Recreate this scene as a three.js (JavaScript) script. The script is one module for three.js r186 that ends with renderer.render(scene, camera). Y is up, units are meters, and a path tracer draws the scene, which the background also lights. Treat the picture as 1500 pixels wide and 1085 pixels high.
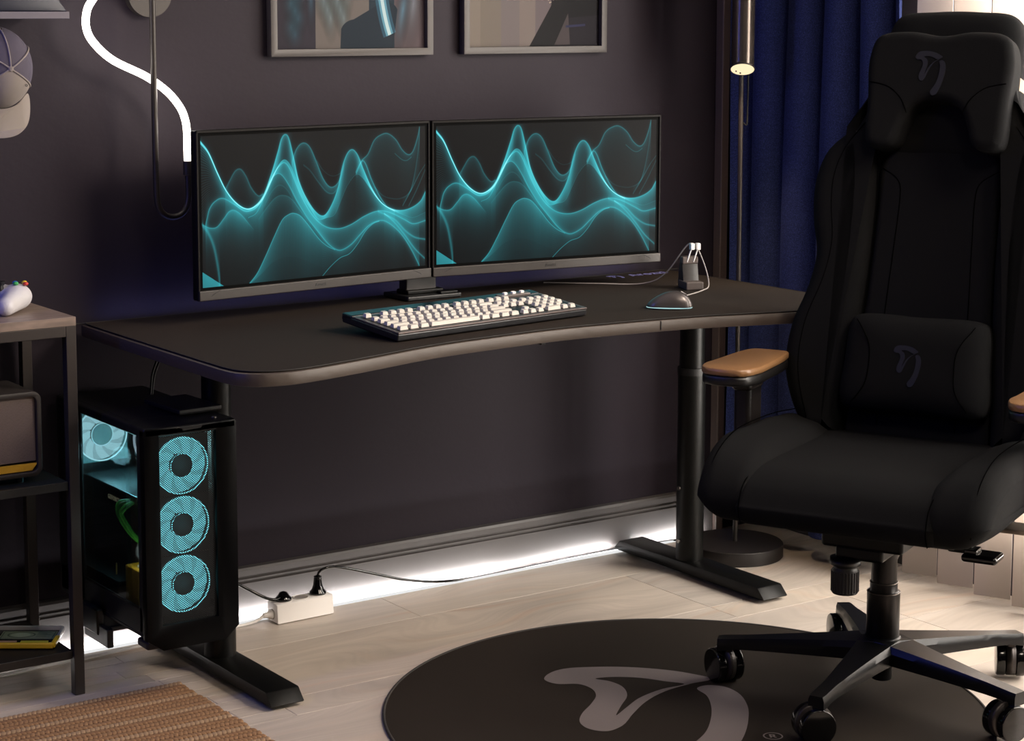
import * as THREE from 'three';
import { RoundedBoxGeometry } from 'three/addons/geometries/RoundedBoxGeometry.js';
import { mergeGeometries, mergeVertices, toCreasedNormals } from 'three/addons/utils/BufferGeometryUtils.js';
import { MarchingCubes } from 'three/addons/objects/MarchingCubes.js';
import { TextGeometry } from 'three/addons/geometries/TextGeometry.js';
import { FontLoader } from 'three/addons/loaders/FontLoader.js';
import { RectAreaLightUniformsLib } from 'three/addons/lights/RectAreaLightUniformsLib.js';
import { createNoise2D } from 'simplex-noise';

// ---------------------------------------------------------------- camera, light, exposure
RectAreaLightUniformsLib.init();
const scene = new THREE.Scene();
const renderer = new THREE.WebGLRenderer({ antialias: true });
renderer.toneMapping = THREE.LinearToneMapping;
renderer.toneMappingExposure = 1.0;
renderer.shadowMap.enabled = true;

const FOCAL = 2954.2, YAW = 34.214 * Math.PI / 180, PITCH = 7.302 * Math.PI / 180;
const camera = new THREE.PerspectiveCamera(2 * Math.atan(542.5 / FOCAL) * 180 / Math.PI, 1500 / 1085, 0.05, 60);
camera.position.set(-2.56, 1.4, 4.075);
camera.lookAt(-2.56 + Math.sin(YAW) * Math.cos(PITCH), 1.4 - Math.sin(PITCH), 4.075 - Math.cos(YAW) * Math.cos(PITCH));
camera.setViewOffset(1500, 1085, 750 - 699.1, 542.5 - 395.6, 1500, 1085);

scene.background = new THREE.Color(1.0, 0.97, 0.92);
scene.backgroundIntensity = 3.0;

function areaLight(name, w, h, [x, y, z], [tx, ty, tz], color, intensity) {
  const l = new THREE.RectAreaLight(color, intensity, w, h);
  l.name = name; l.position.set(x, y, z); l.lookAt(tx, ty, tz); l.castShadow = true; scene.add(l); return l;
}
// daylight that comes in through the window opening of the right wall
areaLight('window_daylight', 2.0, 2.0, [1.34, 1.22, 1.73], [0.3, 1.22, 1.73], new THREE.Color(1.0, 0.93, 0.84), 20.0);

// ---------------------------------------------------------------- helpers
const R = Math.PI / 180;
let seed = 7;
const rnd = () => { seed = (seed * 1664525 + 1013904223) >>> 0; return seed / 4294967296; };
const noise = createNoise2D(rnd), noiseB = createNoise2D(rnd);
const taken = {};
function numbered(n) { const k = taken[n] = (taken[n] ?? -1) + 1; return k ? n + '_' + String(k).padStart(3, '0') : n; }
function tag(o, label, category, group, kind) {
  o.userData.label = label; o.userData.category = category;
  if (group) o.userData.group = group;
  if (kind) o.userData.kind = kind;
  return o;
}
function thing(name, label, category, [x, y, z] = [0, 0, 0], turn = 0, group, kind) {
  const o = new THREE.Group(); o.name = numbered(name); o.position.set(x, y, z); o.rotation.y = turn; scene.add(o);
  return tag(o, label, category, group, kind);
}
function mesh(name, geo, mat, parent, label) {
  if (Array.isArray(geo)) geo = merge(geo);
  const m = new THREE.Mesh(geo, mat); m.castShadow = m.receiveShadow = true; m.name = parent ? name : numbered(name);
  if (label) m.userData.label = label;
  (parent || scene).add(m); return m;
}
function merge(list) { return mergeGeometries(list.map((g) => { g = g.index ? g.toNonIndexed() : g; for (const k of Object.keys(g.attributes)) if (!['position', 'normal', 'uv'].includes(k)) g.deleteAttribute(k); if (!g.attributes.uv) g.setAttribute('uv', new THREE.BufferAttribute(new Float32Array(g.attributes.position.count * 2), 2)); return g; })); }
function rb(w, h, d, x = 0, y = 0, z = 0, r = 0.003, s = 2) { return new RoundedBoxGeometry(w, h, d, s, Math.min(r, w / 2.01, h / 2.01, d / 2.01)).translate(x, y, z); }
function bx(w, h, d, x = 0, y = 0, z = 0) { return new THREE.BoxGeometry(w, h, d).translate(x, y, z); }
function cyl(r1, r2, h, x = 0, y = 0, z = 0, s = 32) { return new THREE.CylinderGeometry(r1, r2, h, s).translate(x, y, z); }
const V = (a) => new THREE.Vector3(...a);
function tube(pts, r, seg = 60, rs = 10, closed = false, type = 'catmullrom') { return new THREE.TubeGeometry(new THREE.CatmullRomCurve3(pts.map(V), closed, type, 0.5), seg, r, rs, closed); }
function rod(a, b, r, s = 14) { const A = V(a), B = V(b), d = B.clone().sub(A); return new THREE.CylinderGeometry(r, r, d.length(), s).applyQuaternion(new THREE.Quaternion().setFromUnitVectors(new THREE.Vector3(0, 1, 0), d.clone().normalize())).translate(...A.add(B).multiplyScalar(0.5).toArray()); }
function lathe(pts, s = 40) { return new THREE.LatheGeometry(pts.map((p) => new THREE.Vector2(...p)), s); }
function smooth2(pts, n = 60, closed = true) { return new THREE.SplineCurve(closed ? [...pts, pts[0]].map((p) => new THREE.Vector2(...p)) : pts.map((p) => new THREE.Vector2(...p))).getPoints(n); }
function closedSpline(pts, n) { return new THREE.CatmullRomCurve3(pts.map(([x, y]) => new THREE.Vector3(x, y, 0)), true).getPoints(n).slice(0, -1).map((p) => new THREE.Vector2(p.x, p.y)); }
function shapeOf(pts) { return new THREE.Shape(pts.map((p) => (p.isVector2 ? p : new THREE.Vector2(...p)))); }
// extrusion in z from 0 to depth (outer size kept: the bevel eats inwards)
function extr(shape, depth, bevel = 0, seg = 3, crease = 0.7) {
  const g = new THREE.ExtrudeGeometry(shape, bevel ? { depth: Math.max(depth - 2 * bevel, 1e-4), bevelEnabled: true, bevelThickness: bevel, bevelSize: bevel, bevelOffset: -bevel, bevelSegments: seg, curveSegments: 16 } : { depth, bevelEnabled: false, curveSegments: 24 });
  if (bevel) g.translate(0, 0, bevel);
  if (crease > 1) { g.deleteAttribute('uv'); g.deleteAttribute('normal'); const w = mergeVertices(g, 1e-5); w.computeVertexNormals(); return w; } // soft: area weighted
  return toCreasedNormals(g, crease);
}
// an outline in the (x, z) plane, made a slab from y0 to y1
function slab(shape, y0, y1, bevel = 0, seg = 3) { return extr(shape, y1 - y0, bevel, seg).rotateX(Math.PI / 2).translate(0, y1, 0); }
// plump cushion: rings of an outline shrunk towards a centre, both faces rounded
function cushion(pts, [cx, cy], depth, pow = 4.5, rings = 14) {
  const n = pts.length, pos = [], idx = [], _ = 0;
  const ss = []; for (let k = 0; k <= rings; k++) { const s = 1 - Math.pow(1 - k / rings, 2.2); ss.push(s); }
  const z = (s) => depth / 2 * Math.pow(Math.max(0, 1 - Math.pow(s, pow)), 1 / pow * 1.6);
  const rows = [...ss.map((s) => [s, z(s)]), ...ss.slice(0, -1).reverse().map((s) => [s, -z(s)])];
  for (const [s, zz] of rows) for (let i = 0; i < n; i++) pos.push(cx + (pts[i].x - cx) * s, cy + (pts[i].y - cy) * s, zz);
  for (let r = 0; r < rows.length - 1; r++) for (let i = 0; i < n; i++) { const a = r * n + i, b = r * n + (i + 1) % n, c = a + n, d = b + n; idx.push(a, c, b, b, c, d); }
  const g = new THREE.BufferGeometry(); g.setAttribute('position', new THREE.Float32BufferAttribute(pos, 3)); g.setIndex(idx);
  const w = mergeVertices(g, 1e-6); w.computeVertexNormals(); return w;
}
function blob(field, lo, hi, cell) {
  const size = Math.max(hi[0] - lo[0], hi[1] - lo[1], hi[2] - lo[2]) / 2 + 2 * cell, n = Math.ceil(2 * size / cell) + 2, c = lo.map((v, i) => (v + hi[i]) / 2);
  const mc = new MarchingCubes(n, new THREE.MeshBasicMaterial(), false, false, 400000); mc.isolation = 0;
  const h = n / 2;
  for (let k = 0; k < n; k++) for (let j = 0; j < n; j++) for (let i = 0; i < n; i++) mc.field[i + j * n + k * n * n] = -field(c[0] + (i - h) / h * size, c[1] + (j - h) / h * size, c[2] + (k - h) / h * size);
  mc.update();
  const cnt = mc.count, g = new THREE.BufferGeometry();
  g.setAttribute('position', new THREE.BufferAttribute(mc.positionArray.slice(0, cnt * 3), 3));
  g.setAttribute('uv', new THREE.BufferAttribute(new Float32Array(cnt * 2), 2));
  g.scale(size, size, size).translate(...c);
  const w = mergeVertices(g, 1e-5); w.computeVertexNormals(); return w;
}
const smin = (a, b, k) => { const h = Math.max(k - Math.abs(a - b), 0) / k; return Math.min(a, b) - h * h * k / 4; };
function capsule(x, y, z, a, b, r1, r2) { const d = [b[0] - a[0], b[1] - a[1], b[2] - a[2]], p = [x - a[0], y - a[1], z - a[2]]; const t = Math.max(0, Math.min(1, (p[0] * d[0] + p[1] * d[1] + p[2] * d[2]) / (d[0] * d[0] + d[1] * d[1] + d[2] * d[2]))); return Math.hypot(p[0] - d[0] * t, p[1] - d[1] * t, p[2] - d[2] * t) - (r1 + (r2 - r1) * t); }
function metricUV(g, k = 1) { // box projection in metres
  const p = g.attributes.position, n = g.attributes.normal, u = new Float32Array(p.count * 2);
  for (let i = 0; i < p.count; i++) { const a = Math.abs(n.getX(i)), b = Math.abs(n.getY(i)), c = Math.abs(n.getZ(i)); const x = p.getX(i), y = p.getY(i), z = p.getZ(i); const q = b >= a && b >= c ? [x, z] : a >= c ? [z, y] : [x, y]; u[2 * i] = q[0] * k; u[2 * i + 1] = q[1] * k; }
  g.setAttribute('uv', new THREE.BufferAttribute(u, 2)); return g;
}
// ---------------------------------------------------------------- textures
function dataTex(w, h, f, srgb = true, rep = [1, 1]) {
  const d = new Uint8Array(w * h * 4);
  for (let y = 0; y < h; y++) for (let x = 0; x < w; x++) { const c = f(x, y), i = 4 * (y * w + x); d[i] = c[0]; d[i + 1] = c[1] ?? c[0]; d[i + 2] = c[2] ?? c[0]; d[i + 3] = 255; }
  const t = new THREE.DataTexture(d, w, h); t.magFilter = THREE.LinearFilter; t.minFilter = THREE.LinearMipmapLinearFilter; t.generateMipmaps = true; t.wrapS = t.wrapT = THREE.RepeatWrapping; t.repeat.set(...rep);
  if (srgb) t.colorSpace = THREE.SRGBColorSpace; t.needsUpdate = true; return t;
}
function canvasTex(w, h, draw) { const c = document.createElement('canvas'); c.width = w; c.height = h; const g = c.getContext('2d'); draw(g, w, h); const t = new THREE.CanvasTexture(c); t.colorSpace = THREE.SRGBColorSpace; t.needsUpdate = true; return t; }
const fract = (v) => v - Math.floor(v);
// tileable noise through wrapping in blended form
function tn(x, y, fx, fy, n = noise) { const a = n(x * fx, y * fy), b = n((x - 1) * fx, y * fy), t = x; return a * (1 - t) + b * t; }
const grain = dataTex(256, 256, () => { const v = 128 + 110 * (rnd() - 0.5); return [v]; }, false);
const weave = dataTex(128, 128, (x, y) => { const a = Math.sin(x / 128 * Math.PI * 32) , b = Math.sin(y / 128 * Math.PI * 32), k = ((x >> 2) + (y >> 2)) & 1; return [128 + 60 * (k ? a : b) + 50 * (rnd() - 0.5)]; }, false);
const woodTex = dataTex(1024, 1024, (x, y) => {
  const u = x / 1024, v = y / 1024, w = 0.04 * tn(u, v, 3, 4), s = tn(u, v + w, 3, 26), s2 = tn(u, v + w * 2, 6, 95, noiseB), s3 = tn(u, v, 14, 300), big = tn(u, v, 2, 7, noiseB), red = Math.max(0, tn(u, v + 1.5 * w, 2.2, 17, noiseB) - 0.35);
  const k = 1 + 0.05 * s + 0.03 * s2 + 0.018 * s3 + 0.035 * big;
  return [Math.min(255, 203 * k), Math.min(255, 191 * k * (1 - 0.09 * red)), Math.min(255, 179 * k * (1 - 0.15 * red))];
});
const heather = dataTex(256, 256, () => { const v = 0.55 + 0.9 * rnd() * rnd() + 0.25 * rnd(); return [Math.min(255, 72 * v), Math.min(255, 84 * v), Math.min(255, 142 * v)]; }, true, [6, 6]);
function fabricMat(hex, o = {}) { const b = grain.clone(); b.repeat.set(o.rep ?? 40, o.rep ?? 40); b.needsUpdate = true; return new THREE.MeshPhysicalMaterial({ color: hex, roughness: o.rough ?? 0.95, bumpMap: b, bumpScale: o.bump ?? 0.0006, sheen: o.sheen ?? 0.15, sheenRoughness: 0.6, sheenColor: new THREE.Color(o.sheenColor ?? '#8a8a90'), specularIntensity: o.spec ?? 0.5, side: THREE.DoubleSide }); }
const std = (color, roughness = 0.5, metalness = 0, more = {}) => new THREE.MeshStandardMaterial({ color, roughness, metalness, ...more });
const glow = (color, k) => new THREE.MeshStandardMaterial({ color: '#101010', emissive: color, emissiveIntensity: k, roughness: 0.6 });
const wallBump = dataTex(256, 256, (x, y) => [128 + 40 * noise(x / 9, y / 9) + 40 * noiseB(x / 3, y / 3)], false, [6, 4]);
const M = {
  wall: new THREE.MeshPhysicalMaterial({ color: new THREE.Color().setRGB(0.0190, 0.0140, 0.0200), roughness: 0.6, specularIntensity: 0.3, bumpMap: wallBump, bumpScale: 0.0004 }),
  sideWall: std('#55525c', 0.7), ceiling: std('#b9b4ae', 0.9),
  base: std('#454140', 0.5), blackMetal: new THREE.MeshPhysicalMaterial({ color: '#090908', roughness: 0.38, specularIntensity: 0.45 }), black: std('#08080a', 0.5), gloss: std('#050506', 0.12), blackSatin: std('#131314', 0.42),
  deskEdge: std('#453c36', 0.5), deskPad: new THREE.MeshStandardMaterial({ color: '#231f1c', roughness: 0.85 }),
  bezel: new THREE.MeshPhysicalMaterial({ color: '#0a0a0b', roughness: 0.5, specularIntensity: 0.3 }), chin: std('#332e2b', 0.42, 0.2), steel: std('#8d8681', 0.28, 0.9), gun: std('#332e2b', 0.45, 0.3),
  white: std('#e9e6e2', 0.45), chairFabric: fabricMat('#151516', { sheen: 0, spec: 0.15 }), chairPanel: fabricMat('#151517', { rep: 60, sheen: 0, spec: 0.15 }), seam: new THREE.MeshPhysicalMaterial({ color: '#040404', roughness: 1, specularIntensity: 0 }),
  curtain: fabricMat('#cfcfcf', { rep: 10, bump: 0.0014, sheen: 0.25, sheenColor: '#6a78b8', spec: 0.2 }),
};
M.curtain.map = heather;
// ---------------------------------------------------------------- the room
{
  // floor: a dark sub floor with planks laid on it
  const fl = new THREE.Group(); fl.name = 'floor'; scene.add(fl); tag(fl, 'pale oak plank floor with fine reddish grain', 'floor', null, 'structure');
  mesh('subfloor', bx(5.2, 0.1, 5.9, -1.0, -0.062, 2.65), std('#4a3d33', 0.8), fl);
  const mats = [[1, 1, 1], [0.95, 0.95, 0.955], [1.03, 1.02, 1.0], [0.98, 0.965, 0.945]].map((c) => new THREE.MeshStandardMaterial({ map: woodTex, color: new THREE.Color().setRGB(...c.map((v) => v * 0.86)), roughness: 0.42 }));
  function plank(x0, x1, z0, z1, m, gap = 0.0012) {
    const w = x1 - x0 - gap, d = z1 - z0 - gap, g = new RoundedBoxGeometry(w, 0.012, d, 1, 0.0006); g.translate((x0 + x1) / 2, -0.006, (z0 + z1) / 2);
    const p = g.attributes.position, u = g.attributes.uv, ou = rnd(), ov = rnd();
    for (let i = 0; i < p.count; i++) u.setXY(i, p.getX(i) * 0.55 + ou, p.getZ(i) * 0.9 + ov);
    mesh('plank', g, m, fl);
  }
  // narrow strips by the shelf, wide boards elsewhere
  const SX = -0.665, SZ = 0.645;
  let row = 0;
  for (let z = -0.005; z < SZ - 0.01; z += 0.05, row++) {
    let x1 = SX; let first = 0.05 + 0.22 * rnd();
    while (x1 > -1.7) { const len = first || 0.36 + 0.1 * rnd(); first = 0; const x0 = Math.max(-1.7, x1 - len); plank(x0, x1, z, z + 0.05, mats[Math.floor(rnd() * 4)]); x1 = x0; }
  }
  plank(-3.6, -1.7, -0.005, SZ, mats[1]);
  const rows = [-0.005, 0.223, 0.547, 0.645, 0.871, 1.195, 1.519, 1.843, 2.167, 2.491, 2.815, 3.139, 3.463, 3.787, 4.111, 4.435, 4.76, 5.5];
  for (let i = 0; i < rows.length - 1; i++) {
    let cuts = [[0.9, -0.1], [0.507, 1.6], [0.507, 1.6], [0.84], [0.84, -0.9], [0.2, -1.5], [1.0, -0.6]][i] || [0.3 + (i % 3) * 0.4, -1.0 - (i % 2) * 0.6];
    cuts = cuts.filter((c) => c < 1.5); const xs = [1.55, ...cuts, i < 3 ? SX : -3.6];
    for (let k = 0; k < xs.length - 1; k++) if (xs[k] - xs[k + 1] > 0.05) plank(xs[k + 1], xs[k], rows[i], rows[i + 1], mats[(i + 2 * k) % 4]);
  }
  const st = (name, g, m, label, cat = 'wall') => tag(mesh(name, g, m), label, cat, null, 'structure');
  st('wall_back', bx(5.2, 2.75, 0.12, -1.0, 1.325, -0.06), M.wall, 'dark navy wall behind the desk');
  st('wall_left', bx(0.12, 2.75, 5.8, -3.66, 1.325, 2.6), M.sideWall, 'plain dark side wall beyond the shelf unit');
  st('wall_front', bx(5.2, 2.75, 0.12, -1.0, 1.325, 5.46), M.sideWall, 'plain dark wall facing the desk');
  st('ceiling', bx(5.2, 0.12, 5.9, -1.0, 2.70, 2.65), M.ceiling, 'pale flat ceiling', 'ceiling');
  // right wall with the window opening: z 0.72..2.80, y 0.19..2.25
  const X0 = 1.17, X1 = 1.29, xm = (X0 + X1) / 2;
  st('wall_right', [bx(0.12, 2.75, 0.78, xm, 1.325, 0.33), bx(0.12, 2.75, 2.66, xm, 1.325, 4.07), bx(0.12, 0.24, 2.02, xm, 0.07, 1.73), bx(0.12, 0.45, 2.02, xm, 2.475, 1.73)], std('#4b464c', 0.7), 'dark side wall around the tall window');
  // corner trim between the navy wall and the curtain
  st('trim_1', rb(0.026, 2.6, 0.03, 0.985, 1.3, 0.015, 0.004), std('#4d403b', 0.5), 'slim brown vertical trim where navy wall meets curtain', 'trim');
  // baseboard with two grooves, extruded along the wall
  const prof = shapeOf([[0, 0], [0.016, 0], [0.016, 0.086], [0.011, 0.0875], [0.011, 0.0905], [0.016, 0.092], [0.016, 0.0965], [0.011, 0.098], [0.011, 0.101], [0.015, 0.1025], [0.0155, 0.116], [0.013, 0.122], [0.007, 0.1245], [0, 0.1245]]);
  const bb = extr(prof, 4.6, 0, 1, 0.4).rotateY(-Math.PI / 2).scale(1, 1, 1); // x -> z
  bb.translate(0.97, 0, 0.0005);
  st('baseboard_back', bb, M.base, 'grey grooved baseboard under the navy wall', 'baseboard');
  st('baseboard_right', rb(0.016, 0.12, 0.7, X0 - 0.008, 0.06, 0.36, 0.003), M.base, 'grey baseboard below the curtain', 'baseboard');
  // window: frame, mullion, panes, sill
  const w = new THREE.Group(); w.name = 'window_1'; scene.add(w); tag(w, 'tall bright window behind pale vertical blinds', 'window', null, 'structure');
  const wm = std('#d9d4cc', 0.4);
  for (const z of [0.74, 1.73, 2.72]) mesh('frame_post', rb(0.05, 2.06, 0.05, X0 + 0.08, 1.22, z, 0.004), wm, w);
  for (const y of [0.215, 2.225]) mesh('frame_rail', rb(0.05, 0.05, 2.0, X0 + 0.08, y, 1.73, 0.004), wm, w);
  for (const z of [1.235, 2.225]) mesh('pane', bx(0.006, 1.97, 0.94, X0 + 0.08, 1.22, z), new THREE.MeshPhysicalMaterial({ color: '#ffffff', transmission: 1, roughness: 0.02, thickness: 0, ior: 1.45 }), w);
  mesh('window_sill', rb(0.13, 0.02, 2.0, X0 + 0.055, 0.20, 1.73, 0.004), std('#7c6e62', 0.5), w);
}
{
  const b = thing('vertical_blind', 'pale vertical blind with upright slats reaching the floor', 'blind', [0, 0, 0]);
  const sm = new THREE.MeshPhysicalMaterial({ color: '#d6cdc6', roughness: 0.9, transmission: 0.5, thickness: 0, side: THREE.DoubleSide });
  mesh('headrail', rb(0.05, 0.04, 2.2, 1.085, 2.33, 1.70, 0.005), M.white, b);
  for (let i = 0; i < 18; i++) { const g = rb(0.002, 2.29, 0.089, 0, 0, 0, 0.0008); g.rotateY(24 * R); mesh('slat', g, sm, b).position.set(1.085, 1.16, 0.665 + i * 0.117); }
}
// curtain
{
  const c = thing('curtain', 'long navy blue curtain with deep folds beside the window', 'curtain', [0, 0, 0]);
  const n = 240, m = 40, pos = [], uv = [], idx = [];
  const zA = 0.014, zB = 0.62, y0 = 0.06, y1 = 2.45;
  for (let j = 0; j <= m; j++) for (let i = 0; i <= n; i++) {
    const s = i / n, t = j / m, y = y0 + (y1 - y0) * t, ph = s * (zB - zA) / 0.1225 * 2 * Math.PI - 1.5;
    const a = 0.046 * (1 + 0.1 * Math.sin(s * 9 + 2)), sway = 0.006 * Math.sin(y * 2.1 + s * 7);
    const x = 1.045 + a * (Math.sin(ph + 0.25 * Math.sin(y * 1.3 + s * 4)) ) + sway, z = zA + (zB - zA) * s + 0.028 * Math.cos(ph + 0.5) + 0.004 * Math.sin(y * 3 + i * 0.1);
    pos.push(x, y, Math.max(z, 0.006)); uv.push(s * 0.9, y);
  }
  for (let j = 0; j < m; j++) for (let i = 0; i < n; i++) { const a = j * (n + 1) + i; idx.push(a, a + 1, a + n + 1, a + 1, a + n + 2, a + n + 1); }
  const g = new THREE.BufferGeometry(); g.setAttribute('position', new THREE.Float32BufferAttribute(pos, 3)); g.setAttribute('uv', new THREE.Float32BufferAttribute(uv, 2)); g.setIndex(idx); g.computeVertexNormals();
  mesh('panel', g, M.curtain, c);
  mesh('rod', rod([1.03, 2.47, 0.02], [1.03, 2.47, 2.9], 0.012), M.blackMetal, c);
  for (let i = 0; i < 5; i++) mesh('ring', new THREE.TorusGeometry(0.017, 0.003, 8, 20).translate(1.03, 2.466, 0.06 + i * 0.125), M.blackMetal, c);
  for (const z of [0.04, 2.86]) mesh('bracket', rod([1.03, 2.47, z], [1.17, 2.47, z], 0.008), M.blackMetal, c);
}
// lamps out of the frame that light the room
{
  const l = thing('ceiling_fill_lamp', 'flat square warm white fill lamp added to the ceiling', 'lamp', [-0.55, 2.64, 3.0]);  // unseen lamp added as fill to soften the monitor shadows
  mesh('housing', rb(0.62, 0.05, 0.62, 0, -0.022, 0, 0.01), M.white, l);
  mesh('diffuser', rb(0.56, 0.012, 0.56, 0, -0.05, 0, 0.004), glow('#ffe9d2', 2.0), l);
  areaLight('ceiling_fill_lamp_light', 0.56, 0.56, [-0.55, 2.575, 3.0], [-0.55, 0, 3.0], new THREE.Color(1.0, 0.86, 0.72), 20);
  const sp = thing('pendant_lamp', 'large round warm lamp hung from the ceiling, tilted to the desk', 'lamp', [0.66, 2.64, 2.30]);  // unseen lamp inferred from cast shadows; wide head shaped to soften them
  const aim = new THREE.Vector3(-1.12, -1.62, -2.0).normalize(), q = new THREE.Quaternion().setFromUnitVectors(new THREE.Vector3(0, -1, 0), aim);
  mesh('canopy', cyl(0.05, 0.05, 0.02, 0, -0.01, 0), M.white, sp);
  mesh('stem', rod([0, -0.02, 0], [0, -0.38, 0], 0.008), M.white, sp);
  mesh('head', lathe([[0.03, 0.07], [0.28, 0.05], [0.32, -0.05], [0.315, -0.05], [0.27, 0.04], [0.03, 0.06]], 48).applyQuaternion(q).translate(0, -0.42, 0), M.white, sp);
  mesh('lens', cyl(0.30, 0.30, 0.004, 0, -0.035, 0, 48).applyQuaternion(q).translate(0, -0.42, 0), glow('#ffe6cc', 3), sp);
  const sl = new THREE.SpotLight(new THREE.Color(1.0, 0.85, 0.71), 13.5, 0, 35 * R, 1.0, 2); sl.position.set(aim.x * 0.10, -0.42 + aim.y * 0.10, aim.z * 0.10); sl.target.position.copy(aim); sl.target.position.y -= 0.42; sl.shadow.radius = 15; sl.castShadow = true; sl.name = 'pendant_lamp_light'; sl.target.name = 'pendant_lamp_aim'; sp.add(sl, sl.target);
  const s = thing('light_bar', 'upright blue light bar beyond the shelf unit', 'lamp', [-2.3, 0, 0.62]);
  mesh('base', cyl(0.11, 0.115, 0.02, 0, 0.01, 0), M.blackMetal, s);
  mesh('column', rb(0.03, 2.4, 0.03, 0, 1.22, 0, 0.004), M.blackMetal, s);
  mesh('light_strip', rb(0.006, 1.3, 0.022, 0.017, 1.75, 0, 0.002), glow('#2a3cff', 3), s);
  areaLight('light_bar_light', 0.022, 1.3, [-2.276, 1.75, 0.62], [0, 1.75, 0.55], new THREE.Color(0.10, 0.15, 1.0), 95);
}
// light strip behind the desk
{
  const l = thing('desk_light_strip', 'thin blue light strip on the back edge of the desk', 'light strip', [0, 0, 0]);
  mesh('channel', rb(1.52, 0.006, 0.010, -0.042, 0.722, 0.040, 0.001), M.black, l);
  mesh('diffuser', rb(1.50, 0.002, 0.008, -0.042, 0.7255, 0.040, 0.0006), glow('#2230ff', 0.6), l);
  areaLight('desk_light_strip_light', 1.50, 0.008, [-0.042, 0.728, 0.040], [-0.042, 1.2, 0.0], new THREE.Color(0.28, 0.32, 1.0), 14);
}
// light strip along the baseboard
{
  const l = thing('floor_light_strip', 'white light strip glowing along the foot of the wall', 'light strip', [0, 0, 0]);
  mesh('channel', rb(3.2, 0.006, 0.006, -0.66, 0.003, 0.0395, 0.001), glow('#ffffff', 0.8), l);
  mesh('diffuser', rb(3.18, 0.005, 0.002, -0.66, 0.0035, 0.0358, 0.0006), glow('#ffffff', 3), l);
  areaLight('floor_light_strip_light', 3.18, 0.008, [-0.66, 0.0075, 0.034], [-0.66, 0.022, 0.0], new THREE.Color(1.0, 0.98, 0.97), 125);
}
// ---------------------------------------------------------------- desk
const DY = 0.735;
const font = await new FontLoader().loadAsync('fonts/droid/droid_sans_bold.typeface.json');
function text(str, size, depth = 0.0006) { const g = new TextGeometry(str, { font, size, depth, curveSegments: 4, bevelEnabled: false }); g.computeBoundingBox(); const b = g.boundingBox; return g.translate(-(b.min.x + b.max.x) / 2, -(b.min.y + b.max.y) / 2, 0); }
// the winged emblem printed on the round mat, in floor coordinates; also used small and upright elsewhere
const EMB = {
  a: [[-0.134, 0.759], [-0.099, 0.731], [-0.055, 0.726], [0.006, 0.754], [0.067, 0.798], [0.123, 0.861], [0.147, 0.905], [0.161, 0.953], [0.101, 0.952], [0.032, 0.958], [-0.042, 0.985], [-0.11, 1.027], [-0.171, 1.069], [-0.214, 1.076], [-0.235, 1.047], [-0.228, 1.007], [-0.194, 0.969], [-0.147, 0.936], [-0.104, 0.898], [-0.086, 0.858], [-0.092, 0.821], [-0.129, 0.795]],
  b: [[-0.042, 0.814], [-0.003, 0.827], [0.039, 0.863], [0.07, 0.911], [0.092, 0.946], [0.031, 0.945], [-0.04, 0.961], [-0.098, 0.991], [-0.144, 1.016], [-0.101, 0.977], [-0.051, 0.934], [-0.026, 0.886], [-0.027, 0.845]],
  c: [[0.096, 0.982], [0.126, 0.979], [0.149, 1.005], [0.148, 1.05], [0.114, 1.117], [0.061, 1.18], [-0.012, 1.248], [-0.094, 1.305], [-0.155, 1.331], [-0.199, 1.309], [-0.197, 1.262], [-0.114, 1.221], [-0.057, 1.188], [0.003, 1.134], [0.05, 1.08], [0.084, 1.026]],
};
function emblemShapes(map) {
  const s = shapeOf(closedSpline(EMB.a.map(map), 90)); s.holes.push(new THREE.Path(closedSpline(EMB.b.map(map), 60))); return [s, shapeOf(closedSpline(EMB.c.map(map), 70))];
}
const upright = (k) => ([x, z]) => { const u = (x + 0.03) * 0.827 + (z - 1.02) * 0.562, w = -(x + 0.03) * 0.562 + (z - 1.02) * 0.827; return [u * k, -w * k]; };
function emblem(k, depth) { return merge(emblemShapes(upright(k)).map((s) => new THREE.ExtrudeGeometry(s, { depth, bevelEnabled: false }))); }

const deskHalf = [[0.115, 0.689], [0.06, 0.690], [0.2, 0.702], [0.3, 0.714], [0.39, 0.733], [0.5, 0.765], [0.6, 0.792], [0.68, 0.809], [0.73, 0.812], [0.775, 0.800], [0.805, 0.772], [0.816, 0.73], [0.818, 0.66]];
const DCX = -0.042;
function deskOutline(inset = 0) {
  const front = [[0, 0.688], ...deskHalf.slice(1)].map(([x, z]) => new THREE.Vector2(x, z));
  const c = new THREE.SplineCurve(front).getPoints(60), right = c.map((p) => [p.x, p.y]);
  right.push([0.818, 0.3], [0.816, 0.07], [0.812, 0.052], [0.798, 0.046]);
  let all = [...right, ...right.slice().reverse().map(([x, z]) => [-x, z])];
  if (inset) all = all.map(([x, z]) => [x * (1 - inset / 0.82), 0.43 + (z - 0.43) * (1 - inset / 0.385)]);
  return all.filter((p, i) => i === 0 || Math.hypot(p[0] - all[i - 1][0], p[1] - all[i - 1][1]) > 1e-4);
}
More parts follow.
